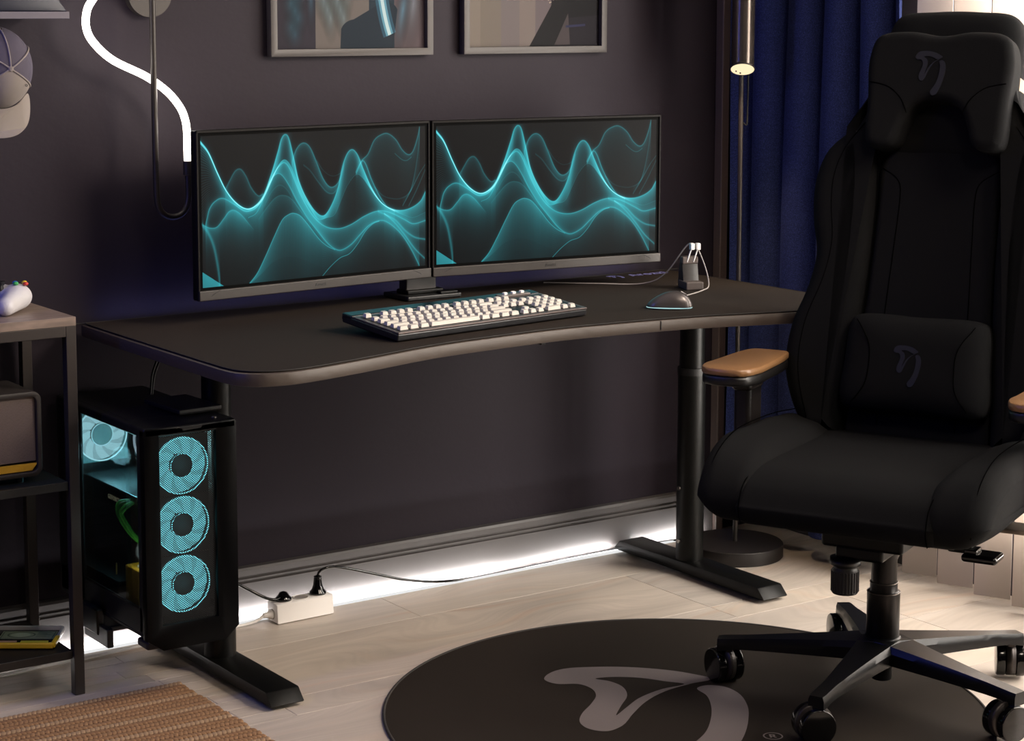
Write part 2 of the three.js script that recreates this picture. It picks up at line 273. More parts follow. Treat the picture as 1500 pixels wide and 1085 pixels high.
{
  const d = thing('desk', 'wide black gaming desk with curved front edge and round legs', 'desk', [DCX, 0, 0]);
  mesh('tabletop', slab(shapeOf(deskOutline()), DY - 0.027, DY - 0.002, 0.003, 2), M.deskEdge, d);
  // joints in the front edge: thin recessed inlays
  for (const [x, z] of [[-0.115, 0.690], [0.255, 0.7095]]) mesh('edge_joint', bx(0.0012, 0.019, 0.004, x, DY - 0.013, z - 0.0014), M.black, d);
  mesh('under_frame', [rb(1.34, 0.03, 0.05, 0, DY - 0.040, 0.20, 0.004), rb(1.34, 0.03, 0.05, 0, DY - 0.040, 0.46, 0.004)], M.blackMetal, d);
  mesh('front_rail', rb(0.5, 0.008, 0.03, 0.06, DY - 0.028, 0.64, 0.003), M.deskEdge, d);
  mesh('rail_clip', rb(0.012, 0.012, 0.01, -0.028, DY - 0.030, 0.658, 0.002), M.black, d);
  for (const s of [-1, 1]) {
    const x = s * 0.663 + 0.042, zl = s < 0 ? 0.305 : 0.285;
    const foot = shapeOf([[0.030, 0.008], [0.600, 0.008], [0.604, 0.011], [0.582, 0.033], [0.578, 0.035], [0.052, 0.035], [0.048, 0.033], [0.026, 0.011]]);
    mesh('foot', extr(foot, 0.076, 0.0015, 2).rotateY(-Math.PI / 2).translate(x + 0.038, 0, 0), M.blackMetal, d);
    for (const z of [0.06, 0.56]) mesh('glide', cyl(0.016, 0.018, 0.010, x, 0.005, z, 20), M.black, d);
    const lower = mesh('leg', cyl(0.0345, 0.0345, 0.482, x, 0.274, zl, 40), M.blackMetal, d);
    for (const y of [0.085, 0.22]) { mesh('screw', cyl(0.005, 0.005, 0.006, 0, 0, 0, 14).rotateZ(Math.PI / 2).translate(x - 0.036, y, zl), M.steel, lower); }
    mesh('collar', cyl(0.0358, 0.0358, 0.018, x, 0.515, zl, 40), M.black, lower);
    mesh('leg_extension', cyl(0.031, 0.031, 0.2, x, 0.612, zl, 36), M.blackMetal, d);
    mesh('screw', new THREE.SphereGeometry(0.005, 12, 8).translate(x + 0.031, 0.63, zl + 0.012), M.steel, d);
    mesh('top_bracket', rb(0.11, 0.016, 0.5, x, DY - 0.035, 0.32, 0.004), M.blackMetal, d);
  }
}
{
  const p = thing('desk_pad', 'dark brown cloth pad covering the whole desk top', 'desk pad', [DCX, 0, 0]);
  const b = weave.clone(); b.repeat.set(60, 60); b.needsUpdate = true;
  mesh('cloth', slab(shapeOf(deskOutline(0.008)), DY - 0.0018, DY + 0.001, 0.001, 1), new THREE.MeshPhysicalMaterial({ color: '#28211c', roughness: 0.85, specularIntensity: 0.3, bumpMap: b, bumpScale: 0.0003 }), p);
  const ol = deskOutline(0.0085), stitch = ol.map(([x, z]) => [x, DY + 0.0008, z]);
  mesh('stitched_edge', tube(stitch, 0.0013, 300, 6, true), std('#161210', 0.7), p);
  const t = mesh('lettering', [text('Arozzi', 0.030, 0.0003).translate(0.022, 0, 0), emblem(0.085, 0.0003).translate(-0.078, 0, 0)], std('#8484c8', 0.6), p, 'pale printed lettering and emblem near the back edge');  // white print; the blue light on it is put into its colour
  t.rotation.x = -Math.PI / 2; t.position.set(0.69, DY + 0.0012, 0.095);
}
// ---------------------------------------------------------------- monitors
function wavePicture() {
  const W = 960, H = 540, acc = new Float32Array(W * H), hot = new Float32Array(W * H);
  const uvOf = ([x, y]) => { const u = (x - 66) / 1366, t = 72 - 30 * u, b = 968 - 83 * u; return [u, (y - t) / (b - t)]; };
  function curve(pts) { // height v for each column, NaN outside
    const q = pts.map(uvOf), n = q.length, out = new Float32Array(W).fill(NaN);
    const m = []; for (let i = 0; i < n; i++) { const a = q[Math.max(0, i - 1)], b = q[Math.min(n - 1, i + 1)]; m.push((b[1] - a[1]) / Math.max(1e-6, b[0] - a[0])); }
    for (let i = 0; i < n - 1; i++) { const h = q[i + 1][0] - q[i][0]; if (h <= 0) continue;
      for (let c = Math.max(0, Math.ceil(q[i][0] * W)); c <= Math.min(W - 1, q[i + 1][0] * W); c++) { const t = (c / W - q[i][0]) / h, t2 = t * t, t3 = t2 * t; out[c] = (2 * t3 - 3 * t2 + 1) * q[i][1] + (t3 - 2 * t2 + t) * h * m[i] + (-2 * t3 + 3 * t2) * q[i + 1][1] + (t3 - t2) * h * m[i + 1]; } }
    return out;
  }
  function stroke(cv, a, wd = 1.1, fade) { let prev = NaN; for (let c = 0; c < W; c++) { const v = cv[c] * H; if (!(v === v)) { prev = NaN; continue; } const sl = prev === prev ? Math.abs(v - prev) : 0, k = a * (fade ? fade(c / W) : 1), s = wd * Math.sqrt(1 + sl * sl); prev = v; for (let y = Math.max(0, Math.floor(v - 3 * s)); y <= Math.min(H - 1, v + 3 * s); y++) { const d = (y - v) / s; acc[y * W + c] += k * Math.exp(-d * d); } } }
  function halo(cv, a, fade) { stroke(cv, a * 0.5, 5, fade); stroke(cv, a * 0.3, 14, fade); }
  function sheet(A, B, n, a, wd = 1.0, fade) { const t = new Float32Array(W); for (let i = 0; i <= n; i++) { const f = i / n; for (let c = 0; c < W; c++) t[c] = A[c] + (B[c] - A[c]) * f; stroke(t, a, wd, fade); } }
  function under(A, a, len, fade) { for (let c = 0; c < W; c++) { const v = A[c] * H; if (!(v === v)) continue; for (let y = Math.max(0, Math.ceil(v)); y < H; y++) acc[y * W + c] += a * (fade ? fade(c / W) : 1) * Math.exp(-(y - v) / len); } }
  const c1 = curve([[66, 100], [110, 165], [160, 290], [205, 390], [260, 465], [320, 505], [370, 490], [420, 430], [470, 300], [510, 170], [530, 100], [553, 72], [575, 95], [600, 200], [630, 340], [680, 460], [740, 545], [785, 560], [830, 500], [870, 400], [900, 270], [930, 195], [962, 172], [995, 205], [1030, 290], [1080, 400], [1140, 490], [1200, 530], [1270, 545], [1340, 530], [1400, 490], [1432, 435]]);
  const c1b = curve([[66, 116], [110, 178], [160, 299], [205, 396], [260, 470], [320, 508], [370, 497], [420, 446], [470, 345], [510, 258], [548, 222], [585, 262], [645, 420], [705, 525], [750, 582], [800, 575], [850, 555], [890, 470], [930, 385], [985, 322], [1020, 338], [1060, 390], [1110, 460], [1160, 510], [1220, 545], [1290, 575], [1350, 590], [1432, 560]]);
  const c2 = curve([[85, 600], [110, 500], [150, 450], [190, 440], [240, 470], [300, 515], [330, 522], [380, 500], [430, 425], [480, 310], [520, 255], [548, 240], [580, 280], [640, 430], [700, 540], [750, 600], [810, 635], [880, 642], [950, 620], [1030, 575], [1100, 548], [1160, 545], [1220, 565], [1290, 600], [1350, 628], [1432, 610]]);
  const c2full = curve([[66, 590], [110, 500], [150, 450], [190, 440], [240, 470], [300, 515], [330, 522], [380, 500], [430, 425], [480, 310], [520, 255], [548, 240], [580, 280], [640, 430], [700, 540], [750, 600], [810, 635], [880, 642], [950, 620], [1030, 575], [1100, 548], [1160, 545], [1220, 565], [1290, 600], [1350, 628], [1432, 610]]);
  const c3 = curve([[70, 592], [110, 612], [150, 608], [190, 560], [220, 520], [250, 512], [290, 540], [330, 590], [372, 645]]);
  const c4 = curve([[330, 560], [380, 530], [420, 450], [460, 350], [500, 305], [530, 312], [570, 370], [620, 470], [680, 570], [740, 650], [800, 725], [850, 765], [890, 772], [950, 740], [1010, 680], [1060, 632], [1110, 607], [1160, 605], [1220, 640], [1280, 700], [1340, 790], [1390, 885]]);
  const c5 = curve([[330, 955], [380, 890], [430, 790], [480, 680], [530, 580], [570, 548], [600, 542], [640, 560], [690, 620], [750, 700], [800, 745], [850, 770]]);
  const c5b = curve([[330, 960], [400, 900], [470, 830], [540, 800], [600, 800], [660, 820], [720, 850], [780, 870], [850, 860]]);
  const c6 = curve([[770, 925], [820, 870], [880, 820], [940, 795], [990, 740], [1040, 665], [1090, 620], [1130, 606]]);
  const c7 = curve([[200, 390], [230, 330], [260, 280], [290, 270], [320, 310], [350, 380], [390, 430], [420, 420]]);
  const c8 = curve([[590, 240], [620, 160], [660, 125], [700, 150], [740, 240], [780, 340], [820, 390], [860, 380], [890, 330], [910, 260]]);
  const c8b = curve([[660, 255], [700, 290], [750, 360], [800, 420], [840, 430], [870, 400]]), c8c = curve([[740, 230], [780, 290], [830, 325], [880, 315], [900, 290]]);
  const c9 = curve([[980, 310], [1020, 240], [1060, 200], [1100, 120], [1150, 85], [1190, 82], [1240, 120], [1280, 180], [1320, 210], [1350, 190], [1380, 110], [1396, 42]]);
  const c9b = curve([[1230, 200], [1280, 240], [1310, 245], [1340, 225]]);
  const c10 = curve([[985, 315], [1022, 242], [1045, 260], [1080, 350], [1130, 450], [1180, 520], [1230, 550]]);
  const c11 = curve([[1100, 400], [1150, 450], [1200, 470], [1270, 472], [1330, 430], [1360, 330], [1385, 180], [1396, 60]]);
  const c12 = curve([[1280, 520], [1340, 420], [1390, 330], [1432, 270]]), c12b = curve([[1320, 520], [1370, 430], [1432, 300]]);
  const c13 = curve([[1120, 545], [1230, 600], [1300, 670], [1360, 710], [1430, 725]]), c13b = curve([[1160, 560], [1220, 610], [1290, 690], [1360, 780], [1425, 840]]);
  const c15 = curve([[66, 590], [100, 640], [130, 720], [150, 830], [165, 960]]);
  const inU = (a, b, s = 0.05) => (u) => Math.min(1, Math.max(0, (u - a) / s)) * Math.min(1, Math.max(0, (b - u) / s));
  sheet(c1, c1b, 34, 0.24, 1.1); sheet(c1b, c2full, 28, 0.18, 1.1); sheet(c2full, c4, 30, 0.20, 1.1, inU(0.22, 1.1, 0.12)); sheet(c4, c2full, 40, 0.05, 1.4, inU(0.22, 1.1, 0.12));
  const c4b = curve([[390, 570], [450, 490], [490, 447], [530, 432], [580, 450], [640, 525], [700, 600]]), c4c = curve([[420, 500], [470, 410], [515, 372], [560, 400], [620, 500], [680, 590]]); stroke(c4b, 0.16, 2, inU(0.2, 0.5, 0.08)); stroke(c4c, 0.12, 2, inU(0.2, 0.5, 0.08)); under(c4b, 0.16, 60, inU(0.2, 0.5, 0.1));
  halo(c1, 0.45); halo(c2, 0.4); halo(c4, 0.45, inU(0.3, 1.1, 0.1)); halo(c3, 0.35, inU(-0.1, 0.22, 0.06)); halo(c5, 0.2, inU(0, 0.56, 0.1)); halo(c9, 0.25); halo(c8, 0.25); halo(c10, 0.35); halo(c13, 0.3); halo(c13b, 0.3); halo(c15, 0.3); halo(c7, 0.2);
  stroke(c1, 0.75, 1.3); stroke(c2, 0.6, 1.3); stroke(c4, 0.55, 1.3); stroke(c1b, 0.3, 1.6, inU(0.03, 0.55)); stroke(c3, 0.5, 1.4, inU(-0.1, 0.22, 0.06)); stroke(c10, 0.7, 1.4); stroke(c5, 0.9, 1.1); stroke(c6, 0.9, 1.1);
  stroke(c7, 0.28, 1.6); stroke(c8, 0.4, 1.5); stroke(c8b, 0.22, 2.5); stroke(c8c, 0.2, 1.8); stroke(c9, 0.45, 1.5); stroke(c9b, 0.35, 1.6); stroke(c11, 0.2, 2.2); stroke(c12, 0.35, 1.8); stroke(c12b, 0.3, 2.2); stroke(c13, 0.4, 3); stroke(c13b, 0.45, 2.4); stroke(c15, 0.3, 5);
  under(c1, 0.45, 45); under(c7, 0.24, 70); under(c8, 0.34, 60, inU(0.2, 0.62, 0.04)); under(c9, 0.22, 120, inU(0.66, 1.2, 0.04)); under(c2, 0.34, 60); under(c2, 0.10, 200, inU(0.0, 0.5, 0.12)); under(c3, 0.42, 60, inU(-0.1, 0.22, 0.07)); under(c4, 0.26, 80, inU(0.2, 0.9)); under(c5, 0.42, 170, inU(0.1, 0.56, 0.12)); under(c13b, 0.1, 60); under(c10, 0.3, 40, inU(0.68, 0.9, 0.06));
  sheet(c13, c13b, 14, 0.06, 1.5); sheet(c6, c4, 16, 0.05, 1.1); sheet(c5, c5b, 30, 0.04, 1.2, inU(0.1, 0.56, 0.14)); sheet(c8, c8b, 14, 0.05, 1.4, inU(0.45, 0.6, 0.04)); sheet(c11, c12, 12, 0.04, 1.5);
  // upright fine lines inside the humps
  for (const [cv, a, b, len, k] of [[c5, 0.30, 0.50, 330, 0.36], [c1b, 0.61, 0.75, 110, 0.30], [c4, 0.27, 0.38, 80, 0.2]]) for (let c = Math.floor(a * W); c < b * W; c++) { const v = cv[c] * H; if (!(v === v)) continue; const l = Math.pow(0.5 + 0.5 * Math.cos(c * 2 * Math.PI / 6.5), 2); for (let y = Math.ceil(v); y < Math.min(H, v + len); y++) acc[y * W + c] += (l - 0.35) * k * inU(a, b)(c / W) * (1 - (y - v) / len); }
  for (let y = 0; y < H; y++) for (let c = 0; c < 0.1 * W; c++) { const [u, v] = [c / W, y / H], e = 0.895 + 1.2 * u; if (v > e) acc[y * W + c] += 1.1 - 0.4 * (v - e) * 6; }
  return dataTex(W, H, (x, y) => { const s = Math.max(0, acc[(H - 1 - y) * W + x]), a = 1 - Math.exp(-0.95 * s), h = Math.min(0.5, Math.max(0, s - 1.9) * 0.16); return [Math.min(255, 9 + 50 * a + 150 * h), Math.min(255, 9 + 190 * a + 70 * h), Math.min(255, 11 + 200 * a + 60 * h)]; });
}
const waves = wavePicture();
waves.wrapS = waves.wrapT = THREE.ClampToEdgeWrapping;
const screenMat = new THREE.MeshPhysicalMaterial({ color: '#030303', roughness: 0.5, specularIntensity: 0.12, emissive: '#ffffff', emissiveMap: waves, emissiveIntensity: 1.15 });
function monitor(x, y, z, yaw, label) {
  const w = 0.627, h = 0.362, o = thing('monitor', label, 'monitor', [x, y, z], yaw, 'pair of wide monitors');
  mesh('shell', [rb(w, h, 0.020, 0, 0, -0.0125, 0.004, 3), rb(0.36, 0.22, 0.022, 0, -0.01, -0.03, 0.01, 3)], M.bezel, o);
  mesh('bezel', [rb(w, 0.006, 0.006, 0, h / 2 - 0.003, -0.001, 0.0015), rb(0.005, h, 0.006, -w / 2 + 0.0025, 0, -0.001, 0.0015), rb(0.005, h, 0.006, w / 2 - 0.0025, 0, -0.001, 0.0015)], new THREE.MeshPhysicalMaterial({ color: '#141211', roughness: 0.6, specularIntensity: 0.25 }), o);
  mesh('border', bx(w - 0.010, h - 0.006, 0.002, 0, -0.001, -0.002), new THREE.MeshPhysicalMaterial({ color: '#030303', roughness: 0.7, specularIntensity: 0.1 }), o);
  const sh = 0.322, sy = h / 2 - 0.012 - sh / 2;
  mesh('screen', new THREE.PlaneGeometry(w - 0.024, sh).translate(0, sy, -0.0006), screenMat, o, 'glowing teal wave pattern on black');
  const c = mesh('chin', rb(w, 0.022, 0.010, 0, -h / 2 + 0.011, 0.001, 0.002), M.chin, o);
  mesh('logo', text('Arozzi', 0.0075, 0.0004).translate(0, -h / 2 + 0.0115, 0.0061), std('#14110f', 0.4), c);
  for (const s of [-1, 1]) mesh('chin_groove', rod([s * (w / 2 - 0.052), -h / 2 + 0.021, 0.0061], [s * (w / 2 - 0.030), -h / 2 + 0.0105, 0.0061], 0.0006, 6), M.black, c);
  for (let i = 0; i < 3; i++) mesh('button', rb(0.008, 0.002, 0.004, 0.2 + i * 0.016, -h / 2 - 0.0004, 0, 0.0008), M.black, c);
  const l = new THREE.RectAreaLight(new THREE.Color(0.16, 0.62, 0.68), 0.32, w - 0.03, sh); l.name = 'monitor_light'; l.position.set(0, sy, 0.012); l.rotation.y = Math.PI; l.castShadow = true; o.add(l);
  return o;
}
monitor(-0.356, 0.971, 0.21, 5.6 * R, 'wide monitor over the keyboard, beside the wavy wall lamp');
monitor(0.276, 0.970, 0.21, -6.3 * R, 'wide monitor beside the curtain, over the mouse stand');
{
  const s = thing('monitor_stand', 'black two arm monitor stand with wide flat post', 'stand', [-0.045, DY + 0.001, 0.125]);
  mesh('base', rb(0.15, 0.012, 0.11, 0.015, 0.006, 0.0, 0.004), M.blackSatin, s);
  mesh('post', rb(0.085, 0.30, 0.032, 0.002, 0.16, 0.0, 0.004), std('#2d2927', 0.45), s);
  mesh('post_foot', rb(0.10, 0.010, 0.05, 0.006, 0.017, 0.004, 0.003), M.blackMetal, s);
  for (const k of [-1, 1]) { mesh('arm', [rb(0.30, 0.035, 0.02, k * 0.15, 0.235, 0.0, 0.005)], M.blackMetal, s); mesh('mount_plate', rb(0.1, 0.1, 0.010, k * 0.313, 0.235, 0.026, 0.003).translate(0, 0, 0), M.blackMetal, s); mesh('tilt_joint', rod([k * 0.313, 0.235, 0], [k * 0.313, 0.235, 0.03], 0.018), M.blackMetal, s); }
  mesh('cable_clip', rb(0.05, 0.008, 0.02, 0.055, 0.014, 0.045, 0.003), M.blackMetal, s);
}
// ---------------------------------------------------------------- keyboard
{
  const W = 0.538, D = 0.188, k = thing('keyboard', 'full size black keyboard with white keycaps on the desk pad', 'keyboard', [-0.163, DY + 0.0012, 0.622], 7.45 * R);
  // local: x along, z = 0 at the front edge, back at -D; the case is tilted up by its rear feet
  const tilt = 6.2 * R, body = k; k.rotation.set(tilt, 7.45 * R, 0, 'YXZ'); k.position.y += 0.001;
  mesh('lower_shell', rb(W, 0.016, D - 0.004, 0, 0.008, -D / 2, 0.004), std('#17171a', 0.35), body);
  mesh('top_plate', rb(W - 0.002, 0.004, D - 0.036, 0, 0.0172, -D / 2 + 0.017, 0.0015), std('#5a504e', 0.38, 0.5), body);
  mesh('key_bed', rb(W - 0.022, 0.003, 0.132, 0, 0.0185, -0.0735, 0.001), M.black, body);
  mesh('front_trim', rb(W - 0.004, 0.0025, 0.003, 0, 0.0175, -0.0035, 0.001), std('#a09690', 0.3, 0.7), body);
  mesh('rear_bar', rb(W, 0.016, 0.034, 0, 0.0125, -D + 0.017, 0.004), std('#11161a', 0.25), body);
  mesh('media_panel', rb(0.09, 0.005, 0.018, 0.19, 0.0215, -D + 0.030, 0.0015), std('#6c6461', 0.4, 0.4), body);
  for (let i = 0; i < 3; i++) mesh('media_key', rb(0.010, 0.006, 0.008, 0.165 + i * 0.025, 0.026, -D + 0.030, 0.0015), M.white, body);
  for (const s of [-1, 1]) mesh('rear_foot', rb(0.03, 0.020, 0.01, s * 0.2, -0.008, -D + 0.025, 0.002), M.black, k);
  const u = (W - 0.028) / 22.75, v = 0.0212, capMat = std('#bcb6ae', 0.5), capGeo = {};
  const cap = (w) => capGeo[w] ??= (() => { const bw = w * u - 0.0070, bd = v - 0.0085, tw = bw - 0.0036, td = bd - 0.0040, h = 0.0075, p = []; const B = [[-bw / 2, 0, bd / 2], [bw / 2, 0, bd / 2], [bw / 2, 0, -bd / 2], [-bw / 2, 0, -bd / 2]], T = [[-tw / 2, h, td / 2 - 0.0008], [tw / 2, h, td / 2 - 0.0008], [tw / 2, h, -td / 2 - 0.0008], [-tw / 2, h, -td / 2 - 0.0008]], mk4 = (a, b, c, d) => p.push(...a, ...b, ...c, ...a, ...c, ...d); for (let i = 0; i < 4; i++) mk4(B[i], B[(i + 1) % 4], T[(i + 1) % 4], T[i]); mk4(T[0], T[1], T[2], T[3]); mk4(B[3], B[2], B[1], B[0]); const g = new THREE.BufferGeometry(); g.setAttribute('position', new THREE.Float32BufferAttribute(p, 3)); g.setAttribute('uv', new THREE.Float32BufferAttribute(new Float32Array(p.length / 3 * 2), 2)); g.computeVertexNormals(); return g; })();
  const rowZ = [-0.0205, -0.0205 - v, -0.0205 - 2 * v, -0.0205 - 3 * v, -0.0205 - 4 * v, -0.0205 - 5 * v - 0.006];
  const main = [[1.25, 1.25, 1.25, 6.25, 1.25, 1.25, 1.25, 1.25], [2.25, 1, 1, 1, 1, 1, 1, 1, 1, 1, 1, 2.75], [1.75, 1, 1, 1, 1, 1, 1, 1, 1, 1, 1, 1, 2.25], [1.5, 1, 1, 1, 1, 1, 1, 1, 1, 1, 1, 1, 1, 1.5], [1, 1, 1, 1, 1, 1, 1, 1, 1, 1, 1, 1, 1, 2], [1, -1, 1, 1, 1, 1, -0.5, 1, 1, 1, 1, -0.5, 1, 1, 1, 1]];
  const nav = [[1, 1, 1], [-1, 1, -1], [], [1, 1, 1], [1, 1, 1], [1, 1, 1]], pad = [[2, 1, 1], [1, 1, 1, -1], [1, 1, 1, 1], [1, 1, 1, 1], [1, 1, 1, 1], []];
  const x0 = -W / 2 + 0.013;
  for (let r = 0; r < 6; r++) for (const [list, off] of [[main[r], 0], [nav[r], 15.25], [pad[r], 18.5]]) { let x = off; for (const w of list) { if (w > 0) { const m = mesh('key', cap(w), capMat, body); m.position.set(x0 + (x + w / 2) * u, 0.0196 + (r === 5 ? 0.001 : 0), rowZ[r]); } x += Math.abs(w); } }
}
// ---------------------------------------------------------------- mouse, its cord and the cord stand
{
  const m = thing('mouse', 'glossy dark mouse with a pale glowing rim beside the keyboard', 'mouse', [0.328, DY + 0.0012, 0.598], 48 * R);
  const g = new THREE.SphereGeometry(1, 48, 32); const p = g.attributes.position;
  for (let i = 0; i < p.count; i++) { let x = p.getX(i), y = p.getY(i), z = p.getZ(i); const yy = y > 0 ? y * 0.043 * (1 - 0.10 * z * z + 0.30 * z) : y * 0.002; const wv = 0.031 * (1 - 0.10 * Math.cos(z * 3)); p.setXYZ(i, Math.sign(x) * Math.pow(Math.abs(x), 0.85) * wv, yy + 0.006, z * 0.064); }
  g.computeVertexNormals();
  mesh('shell', g, std('#5b5655', 0.3, 0.55), m); m.scale.setScalar(0.8);
  const rim = []; for (let i = 0; i < 40; i++) { const a = i / 40 * 2 * Math.PI; rim.push([Math.sign(Math.sin(a)) * Math.pow(Math.abs(Math.sin(a)), 0.85) * 0.0305, 0.0048, Math.cos(a) * 0.0635]); }
  mesh('light_rim', tube(rim, 0.0014, 80, 8, true), glow('#bfeff2', 0.8), m);
  mesh('base', slab(shapeOf(rim.map(([x, , z]) => [x * 0.96, z * 0.96])), 0, 0.005), M.black, m);
  mesh('scroll_wheel', cyl(0.009, 0.009, 0.006, 0, 0, 0, 20).rotateZ(Math.PI / 2).translate(0, 0.020, -0.040), M.black, m);
  const e = mesh('emblem', emblem(0.03, 0.0006), std('#d8d4d0', 0.4), m); e.rotation.set(-62 * R, 0, 0); e.position.set(0, 0.0465, 0.038);
}
{
  const b = thing('mouse_cord_stand', 'small dark stand holding the mouse cord up on two prongs', 'cord stand', [0.585, DY + 0.0012, 0.365], -22 * R);
  mesh('base', rb(0.044, 0.020, 0.062, 0, 0.010, 0.008, 0.003), std('#4b423e', 0.45), b);
  const pr = shapeOf([[-0.046, 0], [0.006, 0], [-0.002, 0.022], [-0.012, 0.060], [-0.014, 0.068], [-0.030, 0.068], [-0.040, 0.04]]);
  mesh('tower', extr(pr, 0.040, 0.003, 2).rotateY(-Math.PI / 2).translate(0.020, 0.002, 0.01), std('#23201f', 0.45), b);
  mesh('tower_top', rb(0.040, 0.018, 0.022, 0, 0.068, -0.010, 0.003), std('#5a504b', 0.45), b);
  for (const s of [-1, 1]) { const a = mesh('prong', rod([s * 0.008, 0.064, 0.0], [s * 0.008 + 0.009, 0.096, 0.004], 0.0018, 8), M.white, b); mesh('prong_tip', rb(0.010, 0.016, 0.014, s * 0.0075 + 0.010, 0.102, 0.004, 0.002), M.white, a); }
  const mouse = scene.getObjectByName('mouse'); mouse.updateMatrixWorld(true);
  const y = DY + 0.0012;
  mesh('cord', tube([[0.292, y + 0.009, 0.566], [0.33, y + 0.004, 0.535], [0.42, y + 0.004, 0.50], [0.50, y + 0.003, 0.465], [0.575, y + 0.003, 0.425], [0.610, y + 0.010, 0.405], [0.612, y + 0.05, 0.390], [0.600, y + 0.10, 0.372], [0.594, y + 0.108, 0.364], [0.588, y + 0.100, 0.345], [0.56, y + 0.03, 0.30], [0.53, y + 0.003, 0.25], [0.44, y + 0.003, 0.19], [0.34, y + 0.003, 0.10]].map((p) => mouse.worldToLocal(V(p)).toArray()), 0.0020, 140, 8), std('#8f8884', 0.5), mouse);
}
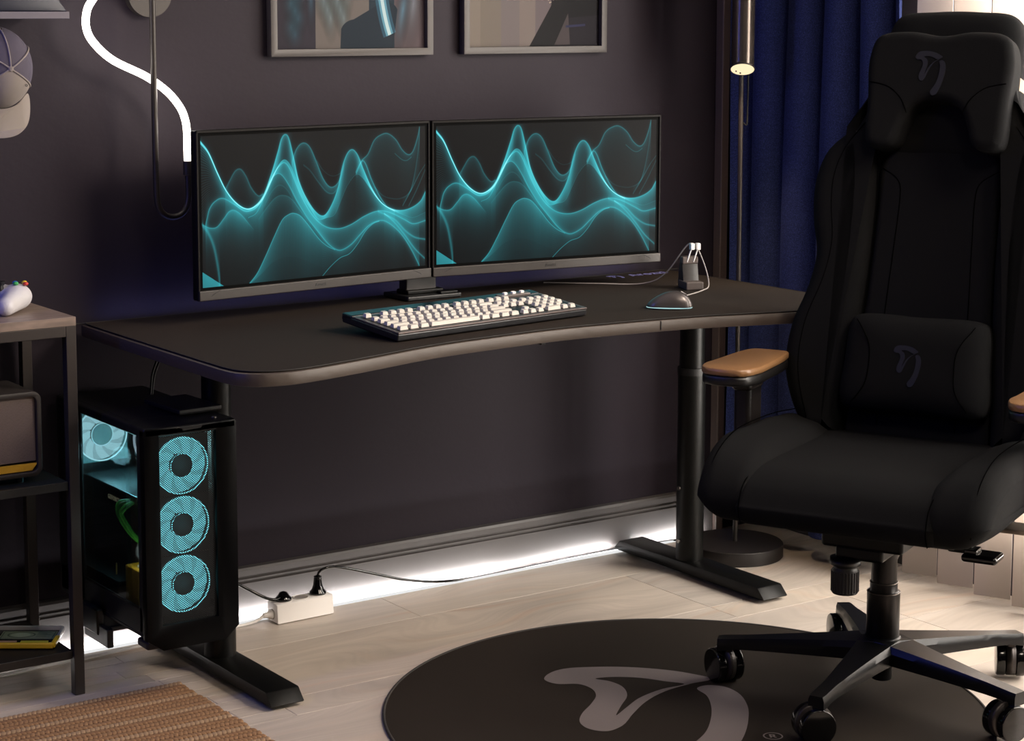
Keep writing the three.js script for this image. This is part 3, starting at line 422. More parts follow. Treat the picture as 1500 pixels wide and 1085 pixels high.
// ---------------------------------------------------------------- computer hung beside the desk leg
{
  const x0 = -0.910, x1 = -0.705, y0 = 0.128, y1 = 0.583, z0 = 0.035, z1 = 0.478, cx = (x0 + x1) / 2, cz = (z0 + z1) / 2, w = x1 - x0, d = z1 - z0;
  const o = thing('desktop_computer', 'black glass sided computer tower with cyan ring fans', 'computer', [cx, y0, cz]);
  const L = (g) => g.translate(-cx, -y0, -cz); // world coordinates to the thing's own
  const part = (name, g, m, parent = o, label) => mesh(name, L(Array.isArray(g) ? merge(g) : g), m, parent, label);
  const inside = std('#0b0c0e', 0.5);
  part('top_panel', [rb(w, 0.020, d, cx, y1 - 0.010, cz, 0.005), rb(w - 0.03, 0.004, d * 0.7, cx, y1 - 0.001, cz - 0.03, 0.002)], M.blackSatin);
  part('back_panel', rb(w, y1 - y0 - 0.06, 0.004, cx, (y0 + y1) / 2 + 0.02, z0 + 0.004, 0.001), inside);
  part('side_panel', rb(0.004, y1 - y0 - 0.06, d - 0.02, x1 - 0.003, (y0 + y1) / 2 + 0.02, cz, 0.001), M.blackSatin);
  part('bottom_panel', rb(w, 0.004, d - 0.03, cx, y0 + 0.030, cz - 0.01, 0.001), inside);
  part('shroud', rb(w - 0.012, 0.075, 0.27, cx + 0.003, y0 + 0.070, z0 + 0.15, 0.003), std('#08080a', 0.6));
  part('lower_skirt', rb(0.004, 0.06, d - 0.03, x0 + 0.003, y0 + 0.055, cz - 0.01, 0.001), M.black);
  part('motherboard', rb(0.004, 0.30, 0.27, x1 - 0.012, y0 + 0.285, z0 + 0.145, 0.001), std('#0d1113', 0.6));
  for (const [yy, zz, a, b] of [[0.31, 0.15, 0.1, 0.12], [0.25, 0.20, 0.012, 0.16], [0.225, 0.20, 0.012, 0.16], [0.20, 0.20, 0.012, 0.16]]) part('board_block', rb(0.02, a, b * 0.8, x1 - 0.024, y0 + yy - 0.02, z0 + zz, 0.002), std('#15181b', 0.5));
  // expansion slot covers on the back panel
  for (let i = 0; i < 7; i++) part('slot_cover', [rb(0.11, 0.010, 0.003, cx - 0.005, y0 + 0.115 + i * 0.0195, z0 + 0.0085, 0.001)], std('#1d1e20', 0.5, 0.5));
  // front: frame with the opening for the fans, perforated sheet
  const fr = shapeOf([[x0, y0 + 0.022], [x0 + 0.035, y0 - 0.002], [x1 - 0.030, y0 - 0.002], [x1, y0 + 0.024], [x1, y1 - 0.006], [x1 - 0.004, y1 - 0.001], [cx + 0.025, y1 - 0.004], [cx + 0.018, y1 - 0.014], [cx - 0.012, y1 - 0.014], [cx - 0.02, y1 - 0.004], [x0 + 0.004, y1 - 0.001], [x0, y1 - 0.006]]);
  const wx0 = -0.8765, wx1 = -0.752, wy0 = 0.178, wy1 = 0.566;
  fr.holes.push(new THREE.Path([[wx0, wy0], [wx1, wy0], [wx1, wy1], [wx0, wy1]].map((p) => new THREE.Vector2(...p))));
  part('front_frame', extr(fr, 0.022, 0.002, 2).translate(0, 0, z1 - 0.022), new THREE.MeshPhysicalMaterial({ color: '#020203', roughness: 0.35, specularIntensity: 0.25 }));
  part('front_notch', rb(0.030, 0.010, 0.018, cx + 0.003, y1 - 0.010, z1 - 0.011, 0.002), std('#1c1a19', 0.5));
  const holes = dataTex(32, 28, (x, y) => { const hex = (dx, dy) => Math.hypot(x + 0.5 - dx, y + 0.5 - dy) < 6.9; return [hex(8, 7) || hex(24, 21) || hex(8 + 32, 7) ? 0 : 255]; }, false, [1, 1]);
  const pg = new THREE.PlaneGeometry(wx1 - wx0, wy1 - wy0), pu = pg.attributes.uv; for (let i = 0; i < pu.count; i++) pu.setXY(i, pu.getX(i) * (wx1 - wx0) / 0.0052, pu.getY(i) * (wy1 - wy0) / 0.0045);
  const sheet = part('perforated_sheet', pg.translate((wx0 + wx1) / 2, (wy0 + wy1) / 2, z1 - 0.006), new THREE.MeshStandardMaterial({ color: '#08080a', roughness: 0.5, metalness: 0.2, alphaMap: holes, transparent: true, alphaTest: 0.5, side: THREE.DoubleSide }));
  sheet.userData.label = 'fine black perforated metal sheet';
  // fans
  const cyan = [0.16, 0.60, 0.68];
  function fan(x, y, z, k, tint, hubMat, frameMat) {
    const f = new THREE.Group(); f.name = 'fan'; f.position.set(x - cx, y - y0, z - cz); o.add(f);
    const sq = shapeOf([[-0.06, -0.06], [0.06, -0.06], [0.06, 0.06], [-0.06, 0.06]]); sq.holes.push(new THREE.Path().absarc(0, 0, 0.0585, 0, 2 * Math.PI));
    mesh('fan_frame', extr(sq, 0.020).translate(0, 0, -0.024), frameMat, f);
    const lit = (m) => glow(new THREE.Color().setRGB(...tint.map((v) => v)), m);
    mesh('light_ring', new THREE.TorusGeometry(0.0572, 0.0015, 8, 64), lit(k * 1.35), f);
    mesh('back_light', new THREE.RingGeometry(0.024, 0.0575, 64).translate(0, 0, -0.014), lit(k * 0.72), f);
    const bs = [], n = 9; for (let i = 0; i < n; i++) { const s = new THREE.Shape(); const a0 = i / n * 2 * Math.PI, a1 = a0 + 0.80 * 2 * Math.PI / n; for (let j = 0; j <= 8; j++) { const r = 0.024 + 0.0325 * j / 8, a = a0 + 0.55 * j / 8; s[j ? 'lineTo' : 'moveTo'](r * Math.cos(a), r * Math.sin(a)); } for (let j = 8; j >= 0; j--) { const r = 0.024 + 0.0325 * j / 8, a = a1 + 0.35 * j / 8; s.lineTo(r * Math.cos(a), r * Math.sin(a)); } bs.push(s); }
    const bm = lit(k), blades = bs.map((s) => new THREE.ExtrudeGeometry(s, { depth: 0.0012, bevelEnabled: false, curveSegments: 4 }).translate(0, 0, -0.0105));
    for (const b of blades) mesh('blade', b, bm, f);
    mesh('hub', new THREE.CylinderGeometry(0.0242, 0.0242, 0.010, 48).rotateX(Math.PI / 2).translate(0, 0, -0.006), hubMat, f);
    mesh('hub_ring', new THREE.TorusGeometry(0.0245, 0.0009, 8, 48), lit(k * 1.3), f);
    return f;
  }
  for (const y of [0.4955, 0.3735, 0.2515]) { fan(-0.8185, y, z1 - 0.020, 1.7, cyan, std('#0c0808', 0.5), std('#07080a', 0.5)); const l = new THREE.PointLight(new THREE.Color(...cyan), 0.0025); l.position.set(-0.8185 - cx, y - y0, z1 + 0.02 - cz); l.name = 'fan_light'; l.castShadow = true; o.add(l); }
  fan(-0.824, 0.494, z0 + 0.045, 3.0, [0.42, 0.78, 0.80], std('#8fa3a2', 0.6), std('#7fa6a6', 0.5));
  { const l = new THREE.PointLight(new THREE.Color(0.35, 0.85, 0.9), 0.13); l.position.set(-0.84 - cx, 0.47 - y0, 0.20 - cz); l.name = 'case_fill_light'; l.castShadow = true; l.shadow.radius = 1; o.add(l); }
  { const l = new THREE.PointLight(new THREE.Color(0.75, 0.9, 0.8), 0.02); l.position.set(-0.885 - cx, 0.315 - y0, 0.40 - cz); l.name = 'case_fill_light'; l.castShadow = true; o.add(l); }  // unseen light added to brighten the yellow box and cables
  // memory bars with a light edge, cooler block, graphics card with its cables
  for (let i = 0; i < 4; i++) part('memory_module', rb(0.035, 0.11, 0.004, x1 - 0.034, 0.495, 0.255 + i * 0.009, 0.001), i < 2 ? glow('#f2ecff', 1.2) : std('#3a3f6a', 0.3));
  part('cooler_block', rb(0.055, 0.075, 0.075, x1 - 0.045, 0.488, 0.175, 0.006), std('#1a1c20', 0.3, 0.5));
  part('cooler_ring', new THREE.TorusGeometry(0.030, 0.003, 8, 40).rotateY(Math.PI / 2).translate(x1 - 0.074, 0.488, 0.175), glow('#dff6ff', 1.1));
  part('cooler_hose', tube([[x1 - 0.07, 0.47, 0.2], [x1 - 0.11, 0.45, 0.26], [x1 - 0.10, 0.43, 0.34], [x1 - 0.06, 0.46, 0.40]], 0.006, 30), M.black);
  const gpu = part('graphics_card', rb(0.135, 0.042, 0.29, x1 - 0.085, 0.385, 0.20, 0.004), std('#16191c', 0.25, 0.5));
  part('card_backplate', rb(0.133, 0.002, 0.286, x1 - 0.085, 0.4072, 0.20, 0.0008), std('#9fb0b3', 0.22, 0.7), gpu);
  part('card_text', text('GEFORCE RTX', 0.0095, 0.0005).rotateY(-Math.PI / 2).translate(x1 - 0.1535, 0.384, 0.225), glow('#d8d2a8', 0.35), gpu);
  for (const z of [0.13, 0.28]) part('card_fan', new THREE.TorusGeometry(0.038, 0.004, 8, 32).rotateX(Math.PI / 2).translate(x1 - 0.085, 0.364, z), M.black, gpu);
  for (let i = 0; i < 4; i++) part('power_cable', tube([[x1 - 0.150, 0.395, 0.285 + i * 0.008], [x1 - 0.172, 0.392 - i * 0.004, 0.278 + i * 0.009], [x1 - 0.174, 0.365, 0.276 + i * 0.010], [x1 - 0.160, 0.325, 0.315 + i * 0.012], [x1 - 0.12, 0.285, 0.36 + i * 0.012]], 0.0028, 40, 8), std(i % 2 ? '#3f8f2a' : '#63c23f', 0.45));
  part('power_supply_box', rb(0.06, 0.075, 0.085, x0 + 0.045, 0.240, 0.385, 0.003), std('#c9971d', 0.5));
  part('power_supply_fan', new THREE.CylinderGeometry(0.020, 0.020, 0.002, 32).translate(x0 + 0.045, 0.2785, 0.385), std('#a9a59a', 0.5));
  part('cable_strip', rb(0.003, 0.03, 0.004, x0 + 0.03, 0.245, 0.265, 0.001), std('#a8894a', 0.4));
  // corner pillar and glass
  part('pillar', rb(0.008, y1 - y0 - 0.05, 0.016, x0 + 0.005, (y0 + y1) / 2 + 0.008, z1 - 0.030, 0.002), M.blackSatin);
  part('rear_pillar', rb(0.004, y1 - y0 - 0.05, 0.128, x0 + 0.003, (y0 + y1) / 2 + 0.008, z0 + 0.066, 0.001), M.black);
  part('side_glass', rb(0.003, y1 - y0 - 0.098, 0.272, x0 + 0.0015, y0 + 0.080 + (y1 - y0 - 0.098) / 2, z0 + 0.268, 0.0008), new THREE.MeshPhysicalMaterial({ color: '#b9bcc0', transmission: 1, roughness: 0.02, thickness: 0, ior: 1.45 }));
  for (const z of [z0 + 0.06, z1 - 0.06]) for (const x of [x0 + 0.03, x1 - 0.03]) part('case_foot', cyl(0.014, 0.012, 0.026, x, y0 + 0.016, z, 20), std('#2a2625', 0.6));
  part('front_foot', rb(0.10, 0.018, 0.05, x0 + 0.06, y0 + 0.004, z1 - 0.05, 0.006), std('#2a2523', 0.6));
  part('power_button', cyl(0.005, 0.005, 0.003, x1 - 0.035, y1 + 0.001, z1 - 0.03, 16), M.steel);
  // holder that clamps the tower to the leg
  const h = thing('computer_holder', 'black metal cradle clamping the computer tower to the leg', 'holder', [-0.663, 0.125, 0.305]);
  const H = (g) => g.translate(0.663, -0.125, -0.305);
  mesh('cradle', [H(rb(0.016, 0.055, 0.09, x0 - 0.010, 0.140, 0.225, 0.004)), H(rb(0.245, 0.012, 0.11, cx + 0.005, 0.1375 - 0.013, 0.225, 0.004)), H(rb(0.014, 0.04, 0.12, x0 - 0.008, 0.112 + 0.004, 0.255, 0.003))], M.blackSatin, h);
  mesh('clamp_arm', H(rb(0.008, 0.34, 0.08, -0.7005, 0.28, 0.225, 0.003)), M.blackMetal, h);
  mesh('clamp_ring', H(new THREE.TorusGeometry(0.0365, 0.004, 8, 40).rotateX(Math.PI / 2).translate(-0.663, 0.36, 0.305)), M.blackMetal, h);
  // plate on the top of the tower and the pair of cables behind it
  const box = thing('flat_box', 'thin flat black box lying on top of the computer tower', 'box', [-0.755, y1 + 0.003, 0.335], 3 * R);
  mesh('body', rb(0.10, 0.010, 0.15, 0, 0.008, 0, 0.003), M.blackSatin, box);
  mesh('lower_tray', rb(0.085, 0.004, 0.13, 0, 0.002, 0, 0.001), M.black, box);
  for (const s of [0, 1]) tag(mesh('computer_cable', tube([[-0.705 + s * 0.006, 0.709, 0.14], [-0.712 + s * 0.009, 0.68, 0.145], [-0.735 + s * 0.006, 0.63, 0.15], [-0.742 + s * 0.004, 0.584, 0.152]], 0.0026, 40, 8), M.black), ['thin black cable from desk to tower, nearer the desk leg', 'thin black cable from desk to tower, farther from the desk leg'][1 - s], 'cable', 'pair of cables over the tower');
}
// ---------------------------------------------------------------- power strip, plugs and cords
{
  const yaw = Math.atan2(0.004, 0.146), p = thing('power_strip', 'white three socket power strip on the floor by the baseboard', 'power strip', [-0.334, 0, 0.068], yaw);
  const white = std('#ece8e4', 0.4), W = 0.152;
  const pr = shapeOf([[-0.024, 0.002], [0.026, 0.002], [0.024, 0.044], [0.020, 0.047], [-0.018, 0.047], [-0.022, 0.044]]);
  mesh('body', extr(pr, W, 0.003, 2).rotateY(-Math.PI / 2).translate(W / 2, 0, 0), white, p);
  for (const x of [-0.045, 0, 0.045]) { const s = mesh('socket', new THREE.TorusGeometry(0.0175, 0.0018, 8, 32).rotateX(Math.PI / 2).translate(x, 0.047, 0.001), std('#d5d0cb', 0.5), p); mesh('socket_well', cyl(0.0165, 0.0165, 0.0015, x, 0.0466, 0.001, 28), std('#8d8783', 0.6), s); }
  mesh('cord_collar', lathe([[0.001, 0], [0.012, 0], [0.012, 0.006], [0.0075, 0.008], [0.006, 0.022], [0.004, 0.024]], 24).rotateZ(Math.PI / 2).translate(-W / 2, 0.020, 0), white, p);
  mesh('supply_cord', tube([[-W / 2 - 0.022, 0.020, 0], [-W / 2 - 0.05, 0.008, -0.004], [-W / 2 - 0.15, 0.004, -0.008], [-W / 2 - 0.4, 0.004, -0.006], [-W / 2 - 0.75, 0.004, 0.0]], 0.0035, 60, 8), white, p);
  const at = (x, y, z) => [-0.334 + x * Math.cos(yaw) + z * Math.sin(yaw), y, 0.068 - x * Math.sin(yaw) + z * Math.cos(yaw)];
  const a = thing('plug', 'low black plug in the power strip, cord running to the tower', 'plug', at(-0.046, 0.049, 0.001), yaw);
  mesh('body', lathe([[0.0005, 0], [0.019, 0], [0.019, 0.005], [0.014, 0.010], [0.009, 0.018], [0.0005, 0.021]], 30), M.gloss, a);
  mesh('cord', tube([[-0.008, 0.008, 0.004], [-0.030, 0.007, 0.006], [-0.05, 0.014, -0.004], [-0.085, 0.036, -0.02], [-0.13, 0.065, -0.03], [-0.20, 0.105, -0.035], [-0.27, 0.16, 0.0]], 0.0036, 60, 8), M.gloss, a);
  const b = thing('plug', 'tall black plug standing in the power strip, cord arching away', 'plug', at(0.047, 0.049, 0.001), yaw);
  mesh('body', lathe([[0.0005, 0], [0.020, 0], [0.020, 0.004], [0.0145, 0.010], [0.011, 0.020], [0.009, 0.036], [0.007, 0.042], [0.0005, 0.044]], 30), M.gloss, b);
  for (let i = 0; i < 3; i++) mesh('grip_ring', new THREE.TorusGeometry(0.0082, 0.0014, 8, 24).rotateX(Math.PI / 2).translate(0, 0.030 + i * 0.005, 0), M.gloss, b);
  mesh('cord', tube([[0.000, 0.0400, 0.000], [0.002, 0.0480, 0.001], [0.011, 0.0560, 0.003], [0.036, 0.0590, 0.005], [0.079, 0.0480, 0.007], [0.135, 0.0290, 0.008], [0.187, 0.0110, 0.008], [0.242, -0.0070, 0.007], [0.327, -0.0280, -0.001], [0.397, -0.0400, -0.015], [0.467, -0.0445, -0.017], [0.607, -0.0445, -0.017], [0.747, -0.0445, -0.017], [0.907, -0.0445, -0.015], [1.107, -0.0445, 0.003], [1.287, -0.0445, 0.053]], 0.0032, 160, 8), M.gloss, b);
}
// ---------------------------------------------------------------- wall lamp
{
  const l = thing('wall_lamp', 'grey wall lamp with a wavy glowing white tube', 'lamp', [-0.663, 1.44, 0]);
  const T = (pts) => pts.map(([x, y, z]) => [x + 0.663, y - 1.44, z]);
  mesh('wall_plate', cyl(0.052, 0.052, 0.022, 0, 0, 0, 48).rotateX(Math.PI / 2).translate(0, 0.0, 0.011), M.gun, l);
  mesh('standoff', rod([-0.03, 0, 0.02], [-0.03, 0, 0.095], 0.008), M.gun, l);
  const stem = T([[-0.611, 1.045, 0.085], [-0.611, 1.02, 0.086], [-0.6115, 0.998, 0.087], [-0.618, 0.975, 0.088], [-0.632, 0.961, 0.089], [-0.651, 0.957, 0.091], [-0.670, 0.962, 0.092], [-0.684, 0.976, 0.094], [-0.6905, 1.0, 0.095], [-0.692, 1.06, 0.0955], [-0.693, 1.2, 0.096], [-0.693, 1.44, 0.096], [-0.693, 1.62, 0.096], [-0.690, 1.66, 0.094], [-0.676, 1.685, 0.092], [-0.655, 1.69, 0.09], [-0.636, 1.68, 0.088], [-0.626, 1.66, 0.085]]);
  mesh('stem', tube(stem, 0.0068, 200, 14), M.gun, l);
  mesh('collar', cyl(0.0105, 0.0105, 0.030, 0.0525, 1.062 - 1.44, 0.084, 28), M.gun, l);
  mesh('collar', cyl(0.0105, 0.0105, 0.030, 0.037, 1.65 - 1.44, 0.084, 28), M.gun, l);
  const neon = T([[-0.610, 1.072, 0.083], [-0.6095, 1.11, 0.081], [-0.609, 1.145, 0.079], [-0.6125, 1.17, 0.077], [-0.623, 1.195, 0.075], [-0.651, 1.228, 0.073], [-0.700, 1.262, 0.072], [-0.777, 1.298, 0.074], [-0.822, 1.336, 0.078], [-0.838, 1.367, 0.08], [-0.836, 1.40, 0.08], [-0.823, 1.424, 0.08], [-0.79, 1.46, 0.078], [-0.71, 1.51, 0.074], [-0.655, 1.55, 0.076], [-0.632, 1.59, 0.08], [-0.627, 1.64, 0.083]]);
  mesh('glow_tube', tube(neon, 0.0083, 200, 14), glow('#fff6ec', 4.5), l);
  for (const i of [2, 5, 7, 9, 12, 15]) { const p = new THREE.PointLight(new THREE.Color(1.0, 0.93, 0.86), 0.022); p.position.set(neon[i][0], neon[i][1], neon[i][2] + 0.014); p.name = 'wall_lamp_light'; p.castShadow = true; l.add(p); }
}
// ---------------------------------------------------------------- framed prints
const print1 = canvasTex(640, 800, (g, w, h) => {
  const blur = (x, y, a, b, col, rot = 0) => { g.save(); g.translate(x, y); g.rotate(rot); g.scale(a, b); const r = g.createRadialGradient(0, 0, 0, 0, 0, 1); r.addColorStop(0, col); r.addColorStop(1, 'rgba(0,0,0,0)'); g.fillStyle = r; g.fillRect(-1, -1, 2, 2); g.restore(); };
  g.fillStyle = '#3f3a44'; g.fillRect(0, 0, w, h); g.fillStyle = '#3a3540'; g.fillRect(0, 0, 170, h); g.fillStyle = '#7d7570'; g.fillRect(168, 0, 230, h); g.fillStyle = '#6a5c60'; g.fillRect(500, 0, 140, h);
  for (let i = 0; i < 16; i++) blur(82 + 18 * Math.sin(i * 2.1), 330 + 28 * i, 44, 70, 'rgba(84,176,205,' + (0.55 - 0.018 * i) + ')', 0.08);
  blur(150, 610, 26, 150, 'rgba(90,160,190,0.5)');
  for (let i = 0; i < 9; i++) blur(190 + 14 * i, 600 + 30 * (i % 4), 34, 100, 'rgba(150,190,200,0.4)');
  g.fillStyle = '#2a3945'; g.fillRect(396, 0, 110, h);
  g.fillStyle = '#26323e'; g.beginPath(); g.moveTo(272, h); g.lineTo(276, 730); g.quadraticCurveTo(290, 700, 330, 695); g.lineTo(440, 640); g.quadraticCurveTo(500, 620, 520, 660); g.lineTo(500, h); g.fill();
  blur(545, 660, 40, 190, 'rgba(110,165,195,0.75)', 0.18); blur(590, 640, 50, 190, 'rgba(150,170,185,0.55)', 0.12);
  for (const [c, lw] of [['rgba(90,175,215,0.35)', 58], ['rgba(140,215,240,0.65)', 32], ['rgba(220,248,252,0.95)', 14]]) { g.strokeStyle = c; g.lineWidth = lw; g.beginPath(); g.moveTo(436, 400); g.quadraticCurveTo(436, 620, 486, 752); g.stroke(); }
  blur(520, 588, 22, 18, 'rgba(255,60,150,1)'); blur(520, 588, 22, 18, 'rgba(255,60,150,1)');
});
const print2 = canvasTex(640, 800, (g, w, h) => {
  [['#8d8279', 0, 62], ['#82786f', 62, 160], ['#7e7474', 160, 248], ['#877b76', 248, 325], ['#75696c', 325, 400], ['#52494c', 400, 640]].forEach(([c, a, b]) => { g.fillStyle = c; g.fillRect(a, 0, b - a + 1, h); });
  g.fillStyle = '#241f27'; g.fillRect(404, 560, 240, 250); g.fillStyle = '#171418'; g.beginPath(); g.moveTo(296, h); g.lineTo(452, 570); g.lineTo(640, 560); g.lineTo(640, 680); g.lineTo(490, 690); g.lineTo(416, h); g.fill();
  g.fillStyle = '#4f4648'; g.beginPath(); g.moveTo(486, 672); g.lineTo(418, h - 5); g.lineTo(496, h - 5); g.fill(); g.strokeStyle = '#343456'; g.lineWidth = 9; g.beginPath(); g.moveTo(474, 724); g.lineTo(572, 718); g.stroke();
  g.fillStyle = '#d8c8a8'; for (let i = 0; i < 8; i++) g.fillRect(380 + 34 * rnd(), 575 + 60 * rnd(), 4, 4);
});
function picture(x0, x1, pic, label) {
  const w = x1 - x0, h = w * 1.25, y0 = 1.298, f = thing('picture_frame', label, 'picture', [(x0 + x1) / 2, y0 + h / 2, 0.002], 0, 'framed prints over the desk');
  const t = 0.017, dp = 0.022, s = shapeOf([[-w / 2, -h / 2], [w / 2, -h / 2], [w / 2, h / 2], [-w / 2, h / 2]]);
  s.holes.push(new THREE.Path([[-w / 2 + t, -h / 2 + t], [w / 2 - t, -h / 2 + t], [w / 2 - t, h / 2 - t], [-w / 2 + t, h / 2 - t]].map((p) => new THREE.Vector2(...p))));
  mesh('frame', extr(s, dp, 0.0015, 2), std('#3a3431', 0.5, 0.1), f);
  mesh('backing', bx(w - 0.01, h - 0.01, 0.006, 0, 0, 0.004), M.black, f);
  mesh('print', new THREE.PlaneGeometry(w - 2 * t, h - 2 * t).translate(0, 0, 0.0085), new THREE.MeshPhysicalMaterial({ map: pic, color: '#b8b8b8', roughness: 0.5, specularIntensity: 0.15 }), f);
}
picture(-0.368, 0.069, print1, 'grey framed print of blurred cyan lights, nearer the wall lamp');
picture(0.157, 0.591, print2, 'grey framed print of pale stripes with a dark slanted shape');
// ---------------------------------------------------------------- wall shelf and the things on it
{
  const s = thing('wall_shelf', 'short dark wall shelf with a grey front edge', 'shelf', [-1.2, 1.386, 0]);
  mesh('board', rb(0.53, 0.014, 0.215, 0, 0.007, 0.1095, 0.002), M.blackSatin, s);
  mesh('front_edge', rb(0.53, 0.0145, 0.006, 0, 0.007, 0.219, 0.001), std('#6e6a72', 0.4, 0.3), s);
  for (const x of [-0.2]) mesh('bracket', rb(0.012, 0.05, 0.16, x, -0.025, 0.085, 0.003), M.blackMetal, s);
  mesh('hook', tube([[-0.005 + 0.125, 0, 0.19], [0.125, -0.02, 0.19], [0.125, -0.03, 0.2], [0.125, -0.02, 0.21]], 0.0025, 24, 8), M.steel, s);
  const b = thing('book', 'dark navy box with slanted end standing on the wall shelf', 'box', [-1.085, 1.4002, 0.15]);
  mesh('cover', extr(shapeOf([[-0.14, 0], [0.155, 0], [0.10, 0.075], [-0.14, 0.075]]), 0.05, 0.003, 2), std('#10142a', 0.4), b);
  mesh('rim', rb(0.235, 0.006, 0.052, -0.02, 0.078, 0.025, 0.002), std('#8d8a96', 0.4), b);
}
{
  // cap hanging crown outward, brim down
  const c = thing('baseball_cap', 'pale grey cap with mesh back hanging below the wall shelf', 'cap', [-1.076, 1.288, 0.17]); c.scale.setScalar(0.84);
  const clothM = fabricMat('#8d8580', { rep: 30, sheen: 0.1, spec: 0.2 }), netM = std('#5e5868', 0.9);
  const surf = (a0, a1, t0, t1, off = 0, nu = 32, nv = 18) => { const pos = [], uv = [], idx = []; for (let j = 0; j <= nv; j++) for (let i = 0; i <= nu; i++) { const a = a0 + (a1 - a0) * i / nu, t = t0 + (t1 - t0) * j / nv; const rr = 0.088 + off, sx = Math.sin(t) * Math.sin(a) * rr, sy = Math.sin(t) * Math.cos(a) * (0.100 + off), sz = Math.cos(t) * (0.105 + off); pos.push(sx, sy, sz); uv.push(a * 0.09, t * 0.09); } for (let j = 0; j < nv; j++) for (let i = 0; i < nu; i++) { const a = j * (nu + 1) + i; idx.push(a, a + nu + 1, a + 1, a + 1, a + nu + 1, a + nu + 2); } const g = new THREE.BufferGeometry(); g.setAttribute('position', new THREE.Float32BufferAttribute(pos, 3)); g.setAttribute('uv', new THREE.Float32BufferAttribute(uv, 2)); g.setIndex(idx); g.computeVertexNormals(); return g; };
  const net = netM.clone(); net.side = THREE.DoubleSide; net.alphaMap = dataTex(32, 32, (x, y) => [(x % 16 < 5) || (y % 16 < 5) ? 255 : 60], false, [260, 260]); net.transparent = true;
  mesh('front_panel', surf(118 * R, 242 * R, 0.02, 1.62), clothM, c);
  for (const [a, b] of [[0, 59], [59, 118], [242, 301], [301, 360]]) mesh('mesh_panel', surf(a * R, b * R, 0.02, 1.55, -0.001), net, c);
  for (const a of [0, 59, 118, 242, 301]) { const pts = []; for (let i = 0; i <= 12; i++) { const t = 0.03 + 1.5 * i / 12; pts.push([Math.sin(t) * Math.sin(a * R) * 0.0885, Math.sin(t) * Math.cos(a * R) * 0.1005, Math.cos(t) * 0.1055]); } mesh('seam_tape', tube(pts, 0.0024, 24, 6), clothM, c); }
  mesh('button', new THREE.SphereGeometry(0.007, 16, 10).scale(1, 1, 0.6).translate(0, 0, 0.106), clothM, c);
  for (const s of [-1, 1]) mesh('eyelet', new THREE.TorusGeometry(0.0022, 0.001, 6, 14).translate(s * 0.046, -0.040, 0.084), std('#4a4442', 0.5), c);
  const br = shapeOf(closedSpline([[-0.078, -0.062], [-0.04, -0.088], [0, -0.096], [0.04, -0.088], [0.078, -0.062], [0.085, -0.10], [0.075, -0.135], [0.045, -0.158], [0, -0.166], [-0.045, -0.158], [-0.075, -0.135], [-0.085, -0.10]], 70));
  const bg = extr(br, 0.004, 0.001, 1), bp = bg.attributes.position; for (let i = 0; i < bp.count; i++) bp.setZ(i, bp.getZ(i) + 0.035 - 4.5 * bp.getX(i) ** 2); bg.computeVertexNormals();
  mesh('brim', toCreasedNormals(bg, 0.6), clothM, c);
  mesh('hang_strap', rb(0.010, 0.05, 0.004, 0, 0.120, 0.02, 0.001), clothM, c);
}
